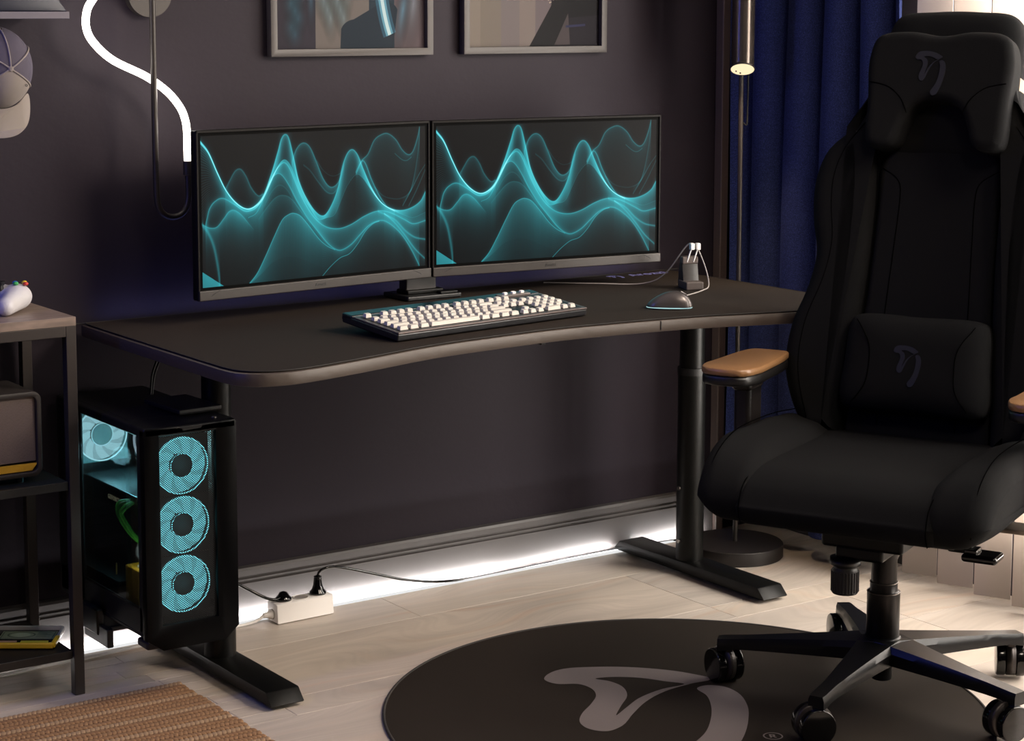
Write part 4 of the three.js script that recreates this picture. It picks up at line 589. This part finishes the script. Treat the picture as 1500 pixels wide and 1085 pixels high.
// ---------------------------------------------------------------- shelf unit on the floor
{
  const X1 = -0.965, X0 = -1.70, Z1 = 0.287, Z0 = 0.025, u = thing('shelf_unit', 'open shelf unit with dark steel frame and brown boards', 'shelf', [(X0 + X1) / 2, 0, (Z0 + Z1) / 2]);
  const cx = (X0 + X1) / 2, cz = (Z0 + Z1) / 2, P = (name, g, m, parent = u) => mesh(name, g.translate(-cx, 0, -cz), m, parent);
  const bw = dataTex(512, 128, (x, y) => { const k = 1 + 0.16 * tn(x / 512, y / 128, 4, 40) + 0.08 * tn(x / 512, y / 128, 20, 90, noiseB); return [128 * k, 112 * k, 101 * k]; });
  const board = new THREE.MeshStandardMaterial({ map: bw, roughness: 0.42 }), steel = std('#342e2b', 0.45, 0.2);
  P('top_board', metricUV(rb(X1 - X0, 0.018, Z1 - Z0, cx, 0.780, cz, 0.001), 1.6), board);
  for (const x of [X0 + 0.011, X1 - 0.011]) for (const z of [Z0 + 0.011, Z1 - 0.011]) P('leg', rb(0.022, 0.771, 0.022, x, 0.3855, z, 0.0015), steel);
  for (const z of [Z0 + 0.011, Z1 - 0.011]) P('rail', rb(X1 - X0 - 0.044, 0.022, 0.022, cx, 0.760, z, 0.0015), steel);
  for (const x of [X0 + 0.011, X1 - 0.011]) P('side_rail', rb(0.022, 0.022, Z1 - Z0 - 0.044, x, 0.760, cz, 0.0015), steel);
  const midM = std('#1d2122', 0.4);
  P('shelf_board', rb(X1 - X0 - 0.046, 0.018, Z1 - Z0 - 0.01, cx, 0.441, cz - 0.002, 0.001), midM);
  P('shelf_board', rb(X1 - X0 - 0.046, 0.018, Z1 - Z0 - 0.01, cx, 0.086, cz - 0.002, 0.001), std('#1c1714', 0.5));
  // things on it
  const s = thing('radio_speaker', 'brown cloth fronted speaker with gold trim on the shelf unit', 'speaker', [-1.21, 0.450, 0.165]);
  const W = 0.366, Hh = 0.176;
  const rs = (w, h, r) => { const p = new THREE.Shape(), x = -w / 2, y = -h / 2; p.moveTo(x + r, y); p.lineTo(x + w - r, y); p.absarc(x + w - r, y + r, r, -Math.PI / 2, 0); p.lineTo(x + w, y + h - r); p.absarc(x + w - r, y + h - r, r, 0, Math.PI / 2); p.lineTo(x + r, y + h); p.absarc(x + r, y + h - r, r, Math.PI / 2, Math.PI); p.lineTo(x, y + r); p.absarc(x + r, y + r, r, Math.PI, 1.5 * Math.PI); return p; };
  const shell = rs(W, Hh, 0.02); shell.holes.push(new THREE.Path(rs(W - 0.022, Hh - 0.022, 0.012).getPoints(8)));
  mesh('cabinet', [extr(shell, 0.15, 0.003, 2).translate(0, Hh / 2 + 0.012, -0.068), extr(rs(W - 0.01, Hh - 0.01, 0.016), 0.12).translate(0, Hh / 2 + 0.012, -0.064)], std('#2a2523', 0.55), s);
  const gt = weave.clone(); gt.repeat.set(28, 28); gt.needsUpdate = true;
  const gc = dataTex(256, 256, (x, y) => { const k = 1 + 0.10 * noise(x / 2, y / 40) + 0.10 * noise(x / 40, y / 2) + 0.1 * (rnd() - 0.5); return [104 * k, 92 * k, 88 * k]; }); gc.repeat.set(4, 4);
  mesh('grille', rb(W - 0.024, Hh - 0.042, 0.004, 0, Hh / 2 + 0.022, 0.072, 0.001), new THREE.MeshStandardMaterial({ map: gc, roughness: 0.95, bumpMap: gt, bumpScale: 0.0006 }), s);
  mesh('gold_bar', extr(shapeOf([[-W / 2 + 0.016, 0.024], [W / 2 - 0.022, 0.024], [W / 2 - 0.012, 0.036], [W / 2 - 0.012, 0.040], [-W / 2 + 0.012, 0.040]]), 0.008, 0.001, 1).translate(0, 0, 0.070), std('#c7a13c', 0.3, 0.85), s);
  const gold = std('#d8b64f', 0.3, 0.8);
  mesh('script_mark', tube([[0.02, 0.085, 0.0765], [0.03, 0.088, 0.0765], [0.04, 0.098, 0.0765], [0.048, 0.115, 0.0765], [0.050, 0.124, 0.0765], [0.045, 0.122, 0.0765], [0.040, 0.105, 0.0765], [0.040, 0.090, 0.0765], [0.046, 0.086, 0.0765], [0.056, 0.092, 0.0765], [0.068, 0.108, 0.0765], [0.075, 0.124, 0.0765], [0.070, 0.122, 0.0765], [0.064, 0.105, 0.0765], [0.064, 0.090, 0.0765], [0.070, 0.084, 0.0765]], 0.0018, 90, 6), gold, s);
  for (const x of [-0.14, 0.14]) for (const z of [-0.05, 0.06]) mesh('foot', cyl(0.008, 0.008, 0.013, x, 0.0065, z, 14), M.black, s);
  // gamepad
  const c = thing('game_controller', 'white game controller lying on top of the shelf unit', 'controller', [-1.06, 0.789, 0.110], -63 * R);
  const body = (x, y, z) => { let dd = Math.hypot(x / 0.062, (y - 0.032) / 0.022, z / 0.036) * 0.022 - 0.022; for (const k of [-1, 1]) { dd = smin(dd, capsule(x, y, z, [k * 0.050, 0.030, -0.005], [k * 0.074, 0.019, 0.060], 0.026, 0.0185), 0.016); } return Math.max(dd, 0.0005 - y); };
  mesh('body', blob(body, [-0.10, -0.002, -0.045], [0.10, 0.06, 0.085], 0.004), std('#c4c2c6', 0.45), c);
  const bt = (x, z, col, y = 0.055) => mesh('button', new THREE.SphereGeometry(0.0058, 16, 12).scale(1, 0.7, 1).translate(x, y, z), std(col, 0.35), c);
  bt(0.052, -0.022, '#d7b52b', 0.058); bt(0.066, -0.010, '#c23a36', 0.0575); bt(0.052, 0.004, '#3fa35a', 0.059); bt(0.038, -0.010, '#2a5fc4', 0.058);
  for (const [x, z] of [[-0.052, -0.012], [0.026, 0.022]]) { const st = mesh('thumb_stick', cyl(0.011, 0.009, 0.008, x, 0.060, z, 24), M.black, c); mesh('stick_stem', cyl(0.006, 0.008, 0.014, x, 0.052, z, 18), M.black, st); }
  mesh('direction_pad', [rb(0.022, 0.006, 0.007, -0.026, 0.054, 0.022, 0.002), rb(0.007, 0.006, 0.022, -0.026, 0.054, 0.022, 0.002)], M.black, c);
  // tray with a printed card
  const y = 0.095, tr = thing('plastic_tray', 'yellow edged clear tray with printed cards on the lowest shelf', 'tray', [-1.065, y + 0.001, 0.145], 0);
  tr.rotation.set(0, -34 * R, 0);
  const lip = rs(0.20, 0.125, 0.014), inner = rs(0.186, 0.111, 0.010); lip.holes.push(new THREE.Path(inner.getPoints(8)));
  const rg = extr(lip, 0.012, 0.002, 2).rotateX(-Math.PI / 2);
  mesh('rim', rg, new THREE.MeshPhysicalMaterial({ color: '#e9e6e6', roughness: 0.12, transmission: 0.5, thickness: 0 }), tr, 'clear plastic rim');
  mesh('front_lip', rb(0.198, 0.012, 0.010, 0, 0.007, 0.061, 0.003), std('#edc12a', 0.35), tr, 'yellow front lip');
  mesh('side_lip', rb(0.010, 0.011, 0.055, 0.097, 0.007, 0.034, 0.003), std('#edc12a', 0.35), tr, 'yellow side lip');
  mesh('floor_plate', rb(0.188, 0.003, 0.113, 0, 0.002, 0, 0.001), std('#101116', 0.25), tr);
  const bill = canvasTex(256, 128, (g, w, h) => { g.fillStyle = '#8b9077'; g.fillRect(0, 0, w, h); g.strokeStyle = '#4d5442'; g.lineWidth = 5; g.strokeRect(8, 8, w - 16, h - 16); g.beginPath(); g.ellipse(96, 62, 62, 44, 0, 0, 7); g.lineWidth = 8; g.stroke(); g.fillStyle = '#a6aa90'; g.beginPath(); g.ellipse(92, 64, 46, 34, 0, 0, 7); g.fill(); g.fillStyle = '#4d5442'; for (let i = 0; i < 5; i++) g.fillRect(168, 22 + i * 18, 64 - (i % 2) * 18, 7); });
  const b1 = new THREE.BoxGeometry(0.115, 0.001, 0.052).translate(0.03, 0.0045, -0.017); mesh('printed_card', b1, new THREE.MeshStandardMaterial({ map: bill, roughness: 0.6 }), tr, 'green printed card with an oval');
  mesh('printed_card', rb(0.058, 0.002, 0.030, 0.052, 0.0045, 0.037, 0.001), std('#c2b43e', 0.5), tr, 'yellow card');
  mesh('printed_card', rb(0.058, 0.002, 0.030, -0.014, 0.0045, 0.037, 0.001), std('#c99a7e', 0.5), tr, 'pink card');
  mesh('printed_card', rb(0.04, 0.002, 0.030, -0.07, 0.0045, 0.037, 0.001), std('#c9876e', 0.5), tr, 'red card');
}
// ---------------------------------------------------------------- rug: braided rows
{
  const r = thing('jute_rug', 'tan braided jute rug at the foot of the shelf unit', 'rug', [-1.24, 0, 0.34]);
  const tones = ['#8b694b', '#826144', '#927253', '#866547'].map((c) => std(c, 0.95)), pale = std('#957a5e', 0.95);
  for (let i = 0; i < 34; i++) {
    const z = 0.010 + i * 0.0195, w = 0.92, g = [], n = 92, even = i % 2;
    const jit = even ? 0 : 0.006 * (rnd() - 0.5);
    for (let k = 0; k < n; k++) { const e = new THREE.SphereGeometry(1, 6, 4).scale(0.0078, 0.0042, 0.0105); e.rotateY((even ? 1 : -1) * 32 * R); g.push(e.translate(-0.46 + (k + 0.5) * w / n + jit, 0.0042, z)); }
    mesh('braid_row', g, even ? tones[i % 4] : (i % 4 === 0 ? pale : tones[(i + 1) % 4]), r);
  }
  mesh('backing', rb(0.915, 0.003, 34 * 0.0195 - 0.006, 0, 0.0018, 0.010 + 16.5 * 0.0195, 0.001), std('#5f4632', 0.95), r);
}
// ---------------------------------------------------------------- round chair mat
{
  const m = thing('round_floor_mat', 'round black floor mat with a large grey emblem', 'mat', [-0.006, 0, 1.065]);
  const b = weave.clone(); b.repeat.set(50, 50); b.needsUpdate = true;
  mesh('cloth', metricUV(new THREE.CylinderGeometry(0.606, 0.608, 0.004, 128).translate(0, 0.002, 0)), new THREE.MeshPhysicalMaterial({ color: '#26201b', roughness: 0.85, specularIntensity: 0.3, bumpMap: b, bumpScale: 0.0003 }), m);
  mesh('stitched_edge', new THREE.TorusGeometry(0.6075, 0.0032, 8, 160).rotateX(Math.PI / 2).translate(0, 0.003, 0), std('#2c2826', 0.8), m);
  const loc = ([x, z]) => [x + 0.006, -(z - 1.065)], pm = std('#6f6765', 0.8);
  const e = mesh('emblem', merge(emblemShapes(loc).map((s) => new THREE.ExtrudeGeometry(s, { depth: 0.0004, bevelEnabled: false }))), pm, m, 'grey printed winged emblem'); e.rotation.x = -Math.PI / 2; e.position.y = 0.0041;
  const rr = mesh('registered_mark', [new THREE.RingGeometry(0.0165, 0.0195, 40), text('R', 0.018, 0.0003)], pm, m, 'small grey ring with letter R'); rr.rotation.set(-Math.PI / 2, 0, -33 * R); rr.position.set(0.036 + 0.006, 0.0046, 1.279 - 1.065);
}
// ---------------------------------------------------------------- floor lamp by the curtain
{
  const l = thing('floor_lamp', 'slim dark floor lamp with a tall cylinder shade and round base', 'floor lamp', [0.865, 0, 0.228]);
  mesh('base', lathe([[0.0005, 0], [0.122, 0], [0.1245, 0.003], [0.1245, 0.034], [0.122, 0.037], [0.0005, 0.037]], 72), std('#1d1918', 0.5), l);
  mesh('pole', rod([0.001, 0.036, 0.0], [0.003, 2.05, -0.012], 0.0062, 18), M.gun, l);
  // the lower end of the shade is cut on a slant
  const N = [-0.33, -0.86, 0.37], shg = lathe([[0.0275, 1.253], [0.0285, 1.255], [0.0285, 1.80], [0.004, 1.803], [0.004, 1.80], [0.026, 1.797], [0.026, 1.256], [0.0275, 1.253]], 64), sp_ = shg.attributes.position;
  for (let i = 0; i < sp_.count; i++) if (sp_.getY(i) < 1.3) sp_.setY(i, sp_.getY(i) + 0.006 + (N[0] * sp_.getX(i) + N[2] * sp_.getZ(i)) / 0.86);
  const sh = mesh('shade', shg.translate(-0.030, 0, 0.033), std('#5a524d', 0.22, 0.75), l);
  const face = (g) => g.applyQuaternion(new THREE.Quaternion().setFromUnitVectors(new THREE.Vector3(0, -1, 0), V(N).normalize())).translate(-0.030, 1.2585, 0.033);
  mesh('lens_ring', face(new THREE.TorusGeometry(0.0295, 0.0022, 8, 48).rotateX(Math.PI / 2)), M.gun, sh);
  mesh('lens', face(cyl(0.0295, 0.0295, 0.004, 0, 0, 0, 48)), glow('#ffe9bd', 1.1), sh, 'warm glowing lens');
  for (const s of [-1, 1]) mesh('lens_clip', face(rb(0.004, 0.004, 0.003, s * 0.007, -0.003, -0.016, 0.001)), M.gun, sh);
  mesh('shade_bracket', rod([0.003, 1.62, -0.006], [-0.02, 1.62, 0.02], 0.006), M.gun, l);
  mesh('dimmer_tail', tube([[0.016, 1.60, 0.0], [0.017, 1.3, 0.002], [0.016, 1.125, 0.002], [0.012, 1.118, 0.0], [0.006, 1.122, -0.004]], 0.0024, 40, 8), M.black, l);
  const s = new THREE.SpotLight(new THREE.Color(1.0, 0.74, 0.46), 0.5, 0, 36 * R, 1.0, 2); s.position.set(-0.032, 1.246, 0.036); s.target.position.set(-0.030, 0, 0.05); s.shadow.radius = 1.2; s.castShadow = true; s.name = 'floor_lamp_light'; l.add(s); l.add(s.target); s.target.name = 'floor_lamp_aim';
}
// ---------------------------------------------------------------- gaming chair
{
  const ch = thing('gaming_chair', 'tall black fabric gaming chair on a five arm wheeled base', 'chair', [0.375, 0, 1.21], -64 * R);
  const F = M.chairFabric, PN = M.chairPanel, MT = std('#121213', 0.32, 0.5), BX = 0.018;
  // wheeled base
  const hub = mesh('base_hub', lathe([[0.0005, 0.040], [0.019, 0.040], [0.021, 0.043], [0.021, 0.088], [0.036, 0.090], [0.040, 0.100], [0.038, 0.128], [0.034, 0.134], [0.0005, 0.134]], 48).translate(BX, 0, 0), MT, ch);
  [-75, -3, 69, 141, -147].forEach((deg, i) => {
    const a = deg * R, len = 0.33, g = new THREE.BoxGeometry(1, 1, 1, 4, 3, 24), p = g.attributes.position;
    for (let k = 0; k < p.count; k++) { const t = p.getZ(k) + 0.5, r = 0.012 + t * (len - 0.004), u = p.getX(k), v = p.getY(k); const hw = 0.040 - 0.022 * Math.min(1, t * 1.25) + 0.010 * Math.pow(1 - t, 3), top = 0.130 - 0.030 * t, th = 0.040 - 0.020 * t + (t > 0.9 ? 0.006 * (t - 0.9) * 10 : 0); const chamf = v > 0.3 ? 1 - 0.18 * (v - 0.3) * 5 : 1; p.setXYZ(k, 2 * u * hw * chamf * (t > 0.97 ? 0.9 : 1), top - th * (0.5 - v), r); }
    const arm = mesh('base_arm', toCreasedNormals(g.rotateY(a), 0.5).translate(BX, 0, 0), MT, ch);
    // caster
    const cxx = BX + Math.sin(a) * 0.318, czz = Math.cos(a) * 0.318, sw = [[0.9], [2.3], [2.6], [0.35], [0.6]][i][0];
    const c = new THREE.Group(); c.name = 'caster'; c.position.set(cxx, 0.0045, czz); c.rotation.y = sw; ch.add(c);
    mesh('stem', cyl(0.008, 0.010, 0.026, 0, 0.078, 0, 18), MT, c);
    for (const s of [-1, 1]) {
      mesh('wheel', lathe([[0.0005, -0.011], [0.030, -0.011], [0.0345, -0.009], [0.036, -0.006], [0.036, 0.007], [0.034, 0.010], [0.0005, 0.011]], 40).rotateZ(Math.PI / 2).translate(s * 0.020, 0.036, -0.012), M.gloss, c);
    }
    mesh('fork', [lathe([[0.0005, -0.009], [0.0372, -0.009], [0.0372, 0.009], [0.0005, 0.009]], 40).rotateZ(Math.PI / 2).translate(0, 0.0385, -0.012), rb(0.018, 0.030, 0.03, 0, 0.062, -0.004, 0.004)], std('#3a3533', 0.35, 0.6), c);
  });
  mesh('gas_column', lathe([[0.0005, 0.132], [0.0335, 0.132], [0.0335, 0.222], [0.0315, 0.226], [0.028, 0.227], [0.028, 0.243], [0.0262, 0.246], [0.0262, 0.292], [0.034, 0.312], [0.041, 0.322], [0.041, 0.332], [0.0005, 0.334]], 48).translate(BX, 0, 0), std('#1f1c1b', 0.32, 0.5), ch);
  for (const y of [0.2245, 0.2445]) mesh('column_ring', new THREE.TorusGeometry(y < 0.23 ? 0.0328 : 0.0275, 0.0014, 8, 48).rotateX(Math.PI / 2).translate(BX, y, 0), std('#6b645f', 0.3, 0.8), ch);
  // tilt mechanism
  mesh('tilt_mechanism', [rb(0.17, 0.045, 0.25, 0.005, 0.355, -0.015, 0.008), rb(0.10, 0.030, 0.16, 0.0, 0.325, 0.03, 0.008)], M.blackMetal, ch);
  const kn = mesh('tension_knob', lathe([[0.0005, 0.238], [0.025, 0.238], [0.027, 0.241], [0.027, 0.286], [0.024, 0.290], [0.024, 0.296], [0.031, 0.298], [0.031, 0.312], [0.0005, 0.315]], 40).translate(-0.032, 0, 0.095), M.blackSatin, ch);
  { const ribs = []; for (let i = 0; i < 28; i++) { const a = i / 28 * 2 * Math.PI; ribs.push(rb(0.0024, 0.042, 0.0024, -0.032 + Math.cos(a) * 0.0272, 0.2635, 0.095 + Math.sin(a) * 0.0272, 0.0006, 1)); } mesh('grip_ribs', ribs, M.blackSatin, kn); }
  const lv = mesh('tilt_lever', [rod([0.04, 0.365, 0.06], [0.20, 0.360, 0.085], 0.010), rb(0.05, 0.018, 0.024, 0.20, 0.360, 0.085, 0.005)], M.blackMetal, ch);
  mesh('lever_paddle', [rb(0.070, 0.016, 0.060, 0.245, 0.350, 0.095, 0.007, 3), rb(0.024, 0.008, 0.038, 0.226, 0.361, 0.095, 0.002)], M.gloss, lv);
  mesh('height_lever', [rod([-0.05, 0.350, -0.03], [-0.21, 0.345, -0.03], 0.007), rb(0.05, 0.010, 0.03, -0.225, 0.344, -0.03, 0.004)], M.blackMetal, ch);
  // seat
  const prof = (top, nose, f = 0.285) => shapeOf(closedSpline([[-0.25, 0.395], [-0.262, 0.43], [-0.262, top - 0.02], [-0.24, top - 0.004], [-0.15, top - 0.002], [0, top], [0.12, top + 0.002], [0.20, top - nose], [f - 0.035, top - nose - 0.022], [f - 0.006, top - nose - 0.055], [f, 0.435], [f - 0.022, 0.402], [f - 0.07, 0.390], [0, 0.388], [-0.15, 0.388]], 90));
  // profile lies in (z, y); extrude along x
  const along = (s, w, b, seg) => extr(s, w, b, seg, 1.2).rotateY(-Math.PI / 2).translate(w / 2, 0, 0);
  mesh('seat_pan', rb(0.42, 0.03, 0.40, 0, 0.384, -0.04, 0.012), M.black, ch);
  mesh('seat_cushion', metricUV(along(prof(0.502, 0.003), 0.40, 0.018, 4)), F, ch);
  for (const s of [-1, 1]) {
    const g = along(prof(0.536, 0.016, 0.272), 0.130, 0.042, 7), p = g.attributes.position;
    for (let i = 0; i < p.count; i++) { const x = p.getX(i), y = p.getY(i), z = p.getZ(i); let k = s * x; // k>0 outwards
      const lift = y > 0.47 ? (y - 0.47) / 0.08 : 0; let ny = y + lift * 0.016 * (k / 0.065) - (z < -0.1 ? lift * 0.020 * (-0.1 - z) / 0.15 : 0); const flare = 1 + 0.0 * z; p.setXYZ(i, x * flare + (z > 0.12 ? -s * 0.012 * ((z - 0.12) / 0.15) : 0) - (y < 0.44 ? s * (0.44 - y) * 0.5 : 0), ny, z); }
    g.computeVertexNormals();
    const bo = mesh('seat_bolster', metricUV(g.translate(s * 0.240, 0, 0)), F, ch);
    const seam = [[-0.24, 0.535], [-0.1, 0.549], [0.05, 0.553], [0.14, 0.545], [0.215, 0.515], [0.258, 0.465], [0.262, 0.425]].map(([z, y]) => [s * 0.268, y, z]);
    mesh('seam', tube(seam, 0.0010, 50, 6), M.seam, bo);
  }
  for (const s of [-1, 1]) mesh('seam', tube([[s * 0.185, 0.502, -0.2], [s * 0.188, 0.504, 0.1], [s * 0.188, 0.500, 0.19], [s * 0.188, 0.475, 0.262], [s * 0.188, 0.43, 0.284], [s * 0.188, 0.40, 0.27]], 0.0010, 50, 6), M.seam, ch);
  // arm rests
  for (const s of [-1, 1]) {
    const ax = s < 0 ? -0.333 : 0.325, ay = s < 0 ? 0.660 : 0.650, az = s < 0 ? -0.12 : -0.09;
    const pad = shapeOf(closedSpline([[-0.060, 0.06], [-0.062, 0.10], [-0.045, 0.145], [0, 0.156], [0.046, 0.145], [0.061, 0.10], [0.058, 0.0], [0.050, -0.09], [0.040, -0.125], [0, -0.132], [-0.040, -0.125], [-0.052, -0.09]], 70));
    const a = mesh('arm_pad', slab(pad, ay - 0.016, ay, 0.005, 4).translate(ax, 0, az), std('#7f5d3d', 0.38), ch, 'padded arm rest, warm lamp light in its brown colour');  // warm lamplight on the pad is put into its brown colour
    mesh('pad_tray', slab(shapeOf(pad.getPoints().map((p) => [p.x * 0.985, p.y * 0.985])), ay - 0.038, ay - 0.0155, 0.006, 3).translate(ax, 0, az), std('#0d0b0a', 0.4), a);
    const post = mesh('arm_post', [rb(0.040, 0.17, 0.072, ax, ay - 0.12, az + 0.005, 0.012, 3), rb(0.034, 0.14, 0.060, ax, ay - 0.23, az + 0.005, 0.010, 3)], std('#171312', 0.4, 0.3), ch);
    mesh('post_cap', rb(0.046, 0.035, 0.08, ax, ay - 0.048, az + 0.008, 0.010, 3), std('#231e1b', 0.4, 0.3), post);
    mesh('height_button', rb(0.006, 0.016, 0.02, ax + s * 0.021, ay - 0.08, az + 0.005, 0.002), M.black, post);
    mesh('arm_bracket', [rb(0.18, 0.010, 0.07, s * 0.245, 0.372, az + 0.02, 0.004), rb(0.05, 0.05, 0.085, s * 0.325, 0.372, az + 0.015, 0.008)], std('#8d8074', 0.4, 0.4), ch);
  }
  // back: built flat in (x, along the back, forward) and leaned 13 degrees
  const lean = -13 * R, BK = (g) => metricUV(g.rotateX(lean).translate(0, 0.5, -0.22)), vv = (y) => (y - 0.5) / 0.9744;
  const half = [[0.235, 0.485], [0.272, 0.54], [0.296, 0.60], [0.303, 0.65], [0.295, 0.723], [0.268, 0.80], [0.256, 0.874], [0.271, 0.95], [0.274, 1.03], [0.25, 1.10], [0.182, 1.165], [0.152, 1.25]];
  const sp = (pts, n) => new THREE.SplineCurve(pts.map(([x, y]) => new THREE.Vector2(x, vv(y)))).getPoints(n).map((p) => [p.x, p.y]);
  const outer = sp([...half, [0.149, 1.35], [0.140, 1.388], [0.115, 1.402], [0.05, 1.407]], 70);
  const full = [...outer, ...outer.slice().reverse().map(([x, y]) => [-x, y])];
  const shell = mesh('back_shell', BK(extr(shapeOf(full.map(([x, y]) => [x * 0.97, y * 0.995])), 0.085, 0.028, 5, 1.2).translate(0, 0, -0.115)), F, ch);
  mesh('back_panel', BK(extr(shapeOf(closedSpline([[-0.150, vv(0.47)], [-0.150, vv(0.6)], [-0.138, vv(0.8)], [-0.134, vv(0.98)], [-0.132, vv(1.08)], [-0.10, vv(1.115)], [0, vv(1.12)], [0.10, vv(1.115)], [0.132, vv(1.08)], [0.134, vv(0.98)], [0.138, vv(0.8)], [0.150, vv(0.6)], [0.150, vv(0.47)], [0, vv(0.462)]], 90)), 0.05, 0.016, 4, 1.2).translate(0, 0, -0.062)), PN, ch);
  for (const s of [-1, 1]) {
    const o2 = sp(half, 50), i2 = sp([[0.170, 1.150], [0.150, 1.10], [0.140, 1.0], [0.141, 0.85], [0.150, 0.7], [0.160, 0.58], [0.165, 0.49]], 30);
    const b = mesh('back_bolster', BK(extr(shapeOf([...o2, ...i2].map(([x, y]) => [s * x, y])), 0.105, 0.034, 6, 1.2).translate(0, 0, -0.082)), F, ch);
    const sm = sp([[0.232, 0.52], [0.262, 0.62], [0.258, 0.72], [0.226, 0.82], [0.214, 0.9], [0.224, 0.98], [0.224, 1.04], [0.205, 1.10], [0.165, 1.155]], 40).map(([x, y]) => [s * x, y, 0.0225]);
    mesh('seam', tube(sm, 0.0010, 60, 6).rotateX(lean).translate(0, 0.5, -0.22), M.seam, b);
    const sp2 = sp([[0.085, 0.52], [0.092, 0.7], [0.085, 0.9], [0.082, 1.0], [0.090, 1.04], [0.128, 1.065]], 30).map(([x, y]) => [s * x, y, -0.0118]);
    mesh('seam', tube(sp2, 0.0010, 50, 6).rotateX(lean).translate(0, 0.5, -0.22), M.seam, shell);
  }
  mesh('head_rest', BK(cushion(closedSpline([[-0.150, vv(1.10)], [-0.150, vv(1.25)], [-0.148, vv(1.36)], [-0.125, vv(1.398)], [-0.05, vv(1.408)], [0.05, vv(1.408)], [0.125, vv(1.398)], [0.148, vv(1.36)], [0.150, vv(1.25)], [0.150, vv(1.10)], [0, vv(1.085)]], 90), [0, vv(1.25)], 0.115, 5).translate(0, 0, -0.055)), F, ch);
  mesh('side_eyelet', BK(new THREE.TorusGeometry(0.014, 0.004, 8, 24).scale(1, 1.4, 1).translate(-0.185, vv(1.115), 0.016)), M.gloss, ch);
  mesh('recline_hinge', [rb(0.03, 0.16, 0.06, 0.29, 0.43, -0.22, 0.01), rb(0.03, 0.16, 0.06, -0.27, 0.43, -0.22, 0.01)], M.black, ch);
  // neck pillow
  const nh = [[0, 1.200], [0.03, 1.196], [0.054, 1.180], [0.070, 1.145], [0.082, 1.112], [0.095, 1.101], [0.132, 1.098], [0.147, 1.108], [0.153, 1.20], [0.157, 1.29], [0.140, 1.334], [0.07, 1.345], [0, 1.336]];
  const np = closedSpline([...nh, ...nh.slice(1, -1).reverse().map(([x, y]) => [-x, y])].map(([x, y]) => [x, vv(y)]), 140);
  const ng = extr(shapeOf(np), 0.085, 0.020, 7, 1.2).translate(0, 0, -0.014);
  const neck = mesh('neck_pillow', BK(ng), F, ch);
  mesh('emblem', BK(emblem(0.165, 0.0022).translate(-0.012, vv(1.262), 0.0705)), std('#060607', 0.55), neck, 'glossy black embroidered emblem');
  for (const s of [-1, 1]) mesh('seam', tube(sp([[0.060, 1.17], [0.075, 1.20], [0.105, 1.225], [0.148, 1.235]], 20).map(([x, y]) => [s * x, y, 0.0713]), 0.0010, 30, 6).rotateX(lean).translate(0, 0.5, -0.22), M.seam, neck);
  const band = new THREE.Shape([[-0.156, -0.112], [0.156, -0.112], [0.156, -0.006], [-0.156, -0.006]].map((p) => new THREE.Vector2(...p))); band.holes.push(new THREE.Path([[-0.152, -0.108], [0.152, -0.108], [0.152, -0.010], [-0.152, -0.010]].map((p) => new THREE.Vector2(...p))));
  mesh('neck_strap', BK(extr(band, 0.040).rotateX(Math.PI / 2).translate(0, vv(1.262), 0).scale(1, 1, 1)), fabricMat('#8d7f70', { rep: 20 }), ch, 'tan strap round the head rest');
  // lumbar pillow
  const lg = cushion(closedSpline([[-0.142, vv(0.745)], [0, vv(0.750)], [0.142, vv(0.745)], [0.153, vv(0.725)], [0.158, vv(0.65)], [0.162, vv(0.575)], [0.150, vv(0.553)], [0, vv(0.550)], [-0.150, vv(0.553)], [-0.162, vv(0.575)], [-0.158, vv(0.65)], [-0.153, vv(0.725)]], 110), [0, vv(0.65)], 0.095, 4).translate(0, 0, 0.014);
  const lum = mesh('lumbar_pillow', BK(lg), F, ch);
  mesh('emblem', BK(emblem(0.150, 0.0022).translate(-0.004, vv(0.652), 0.0600)), std('#060607', 0.55), lum, 'glossy black embroidered emblem');
  for (const s of [-1, 1]) mesh('seam', tube(sp([[0.128, 0.735], [0.098, 0.69], [0.092, 0.65], [0.098, 0.60], [0.125, 0.562]], 20).map(([x, y]) => [s * x, y, 0.0595 - 0.004 * (Math.abs(x) > 0.115)]), 0.0010, 30, 6).rotateX(lean).translate(0, 0.5, -0.22), M.seam, lum);
}
renderer.render(scene, camera);
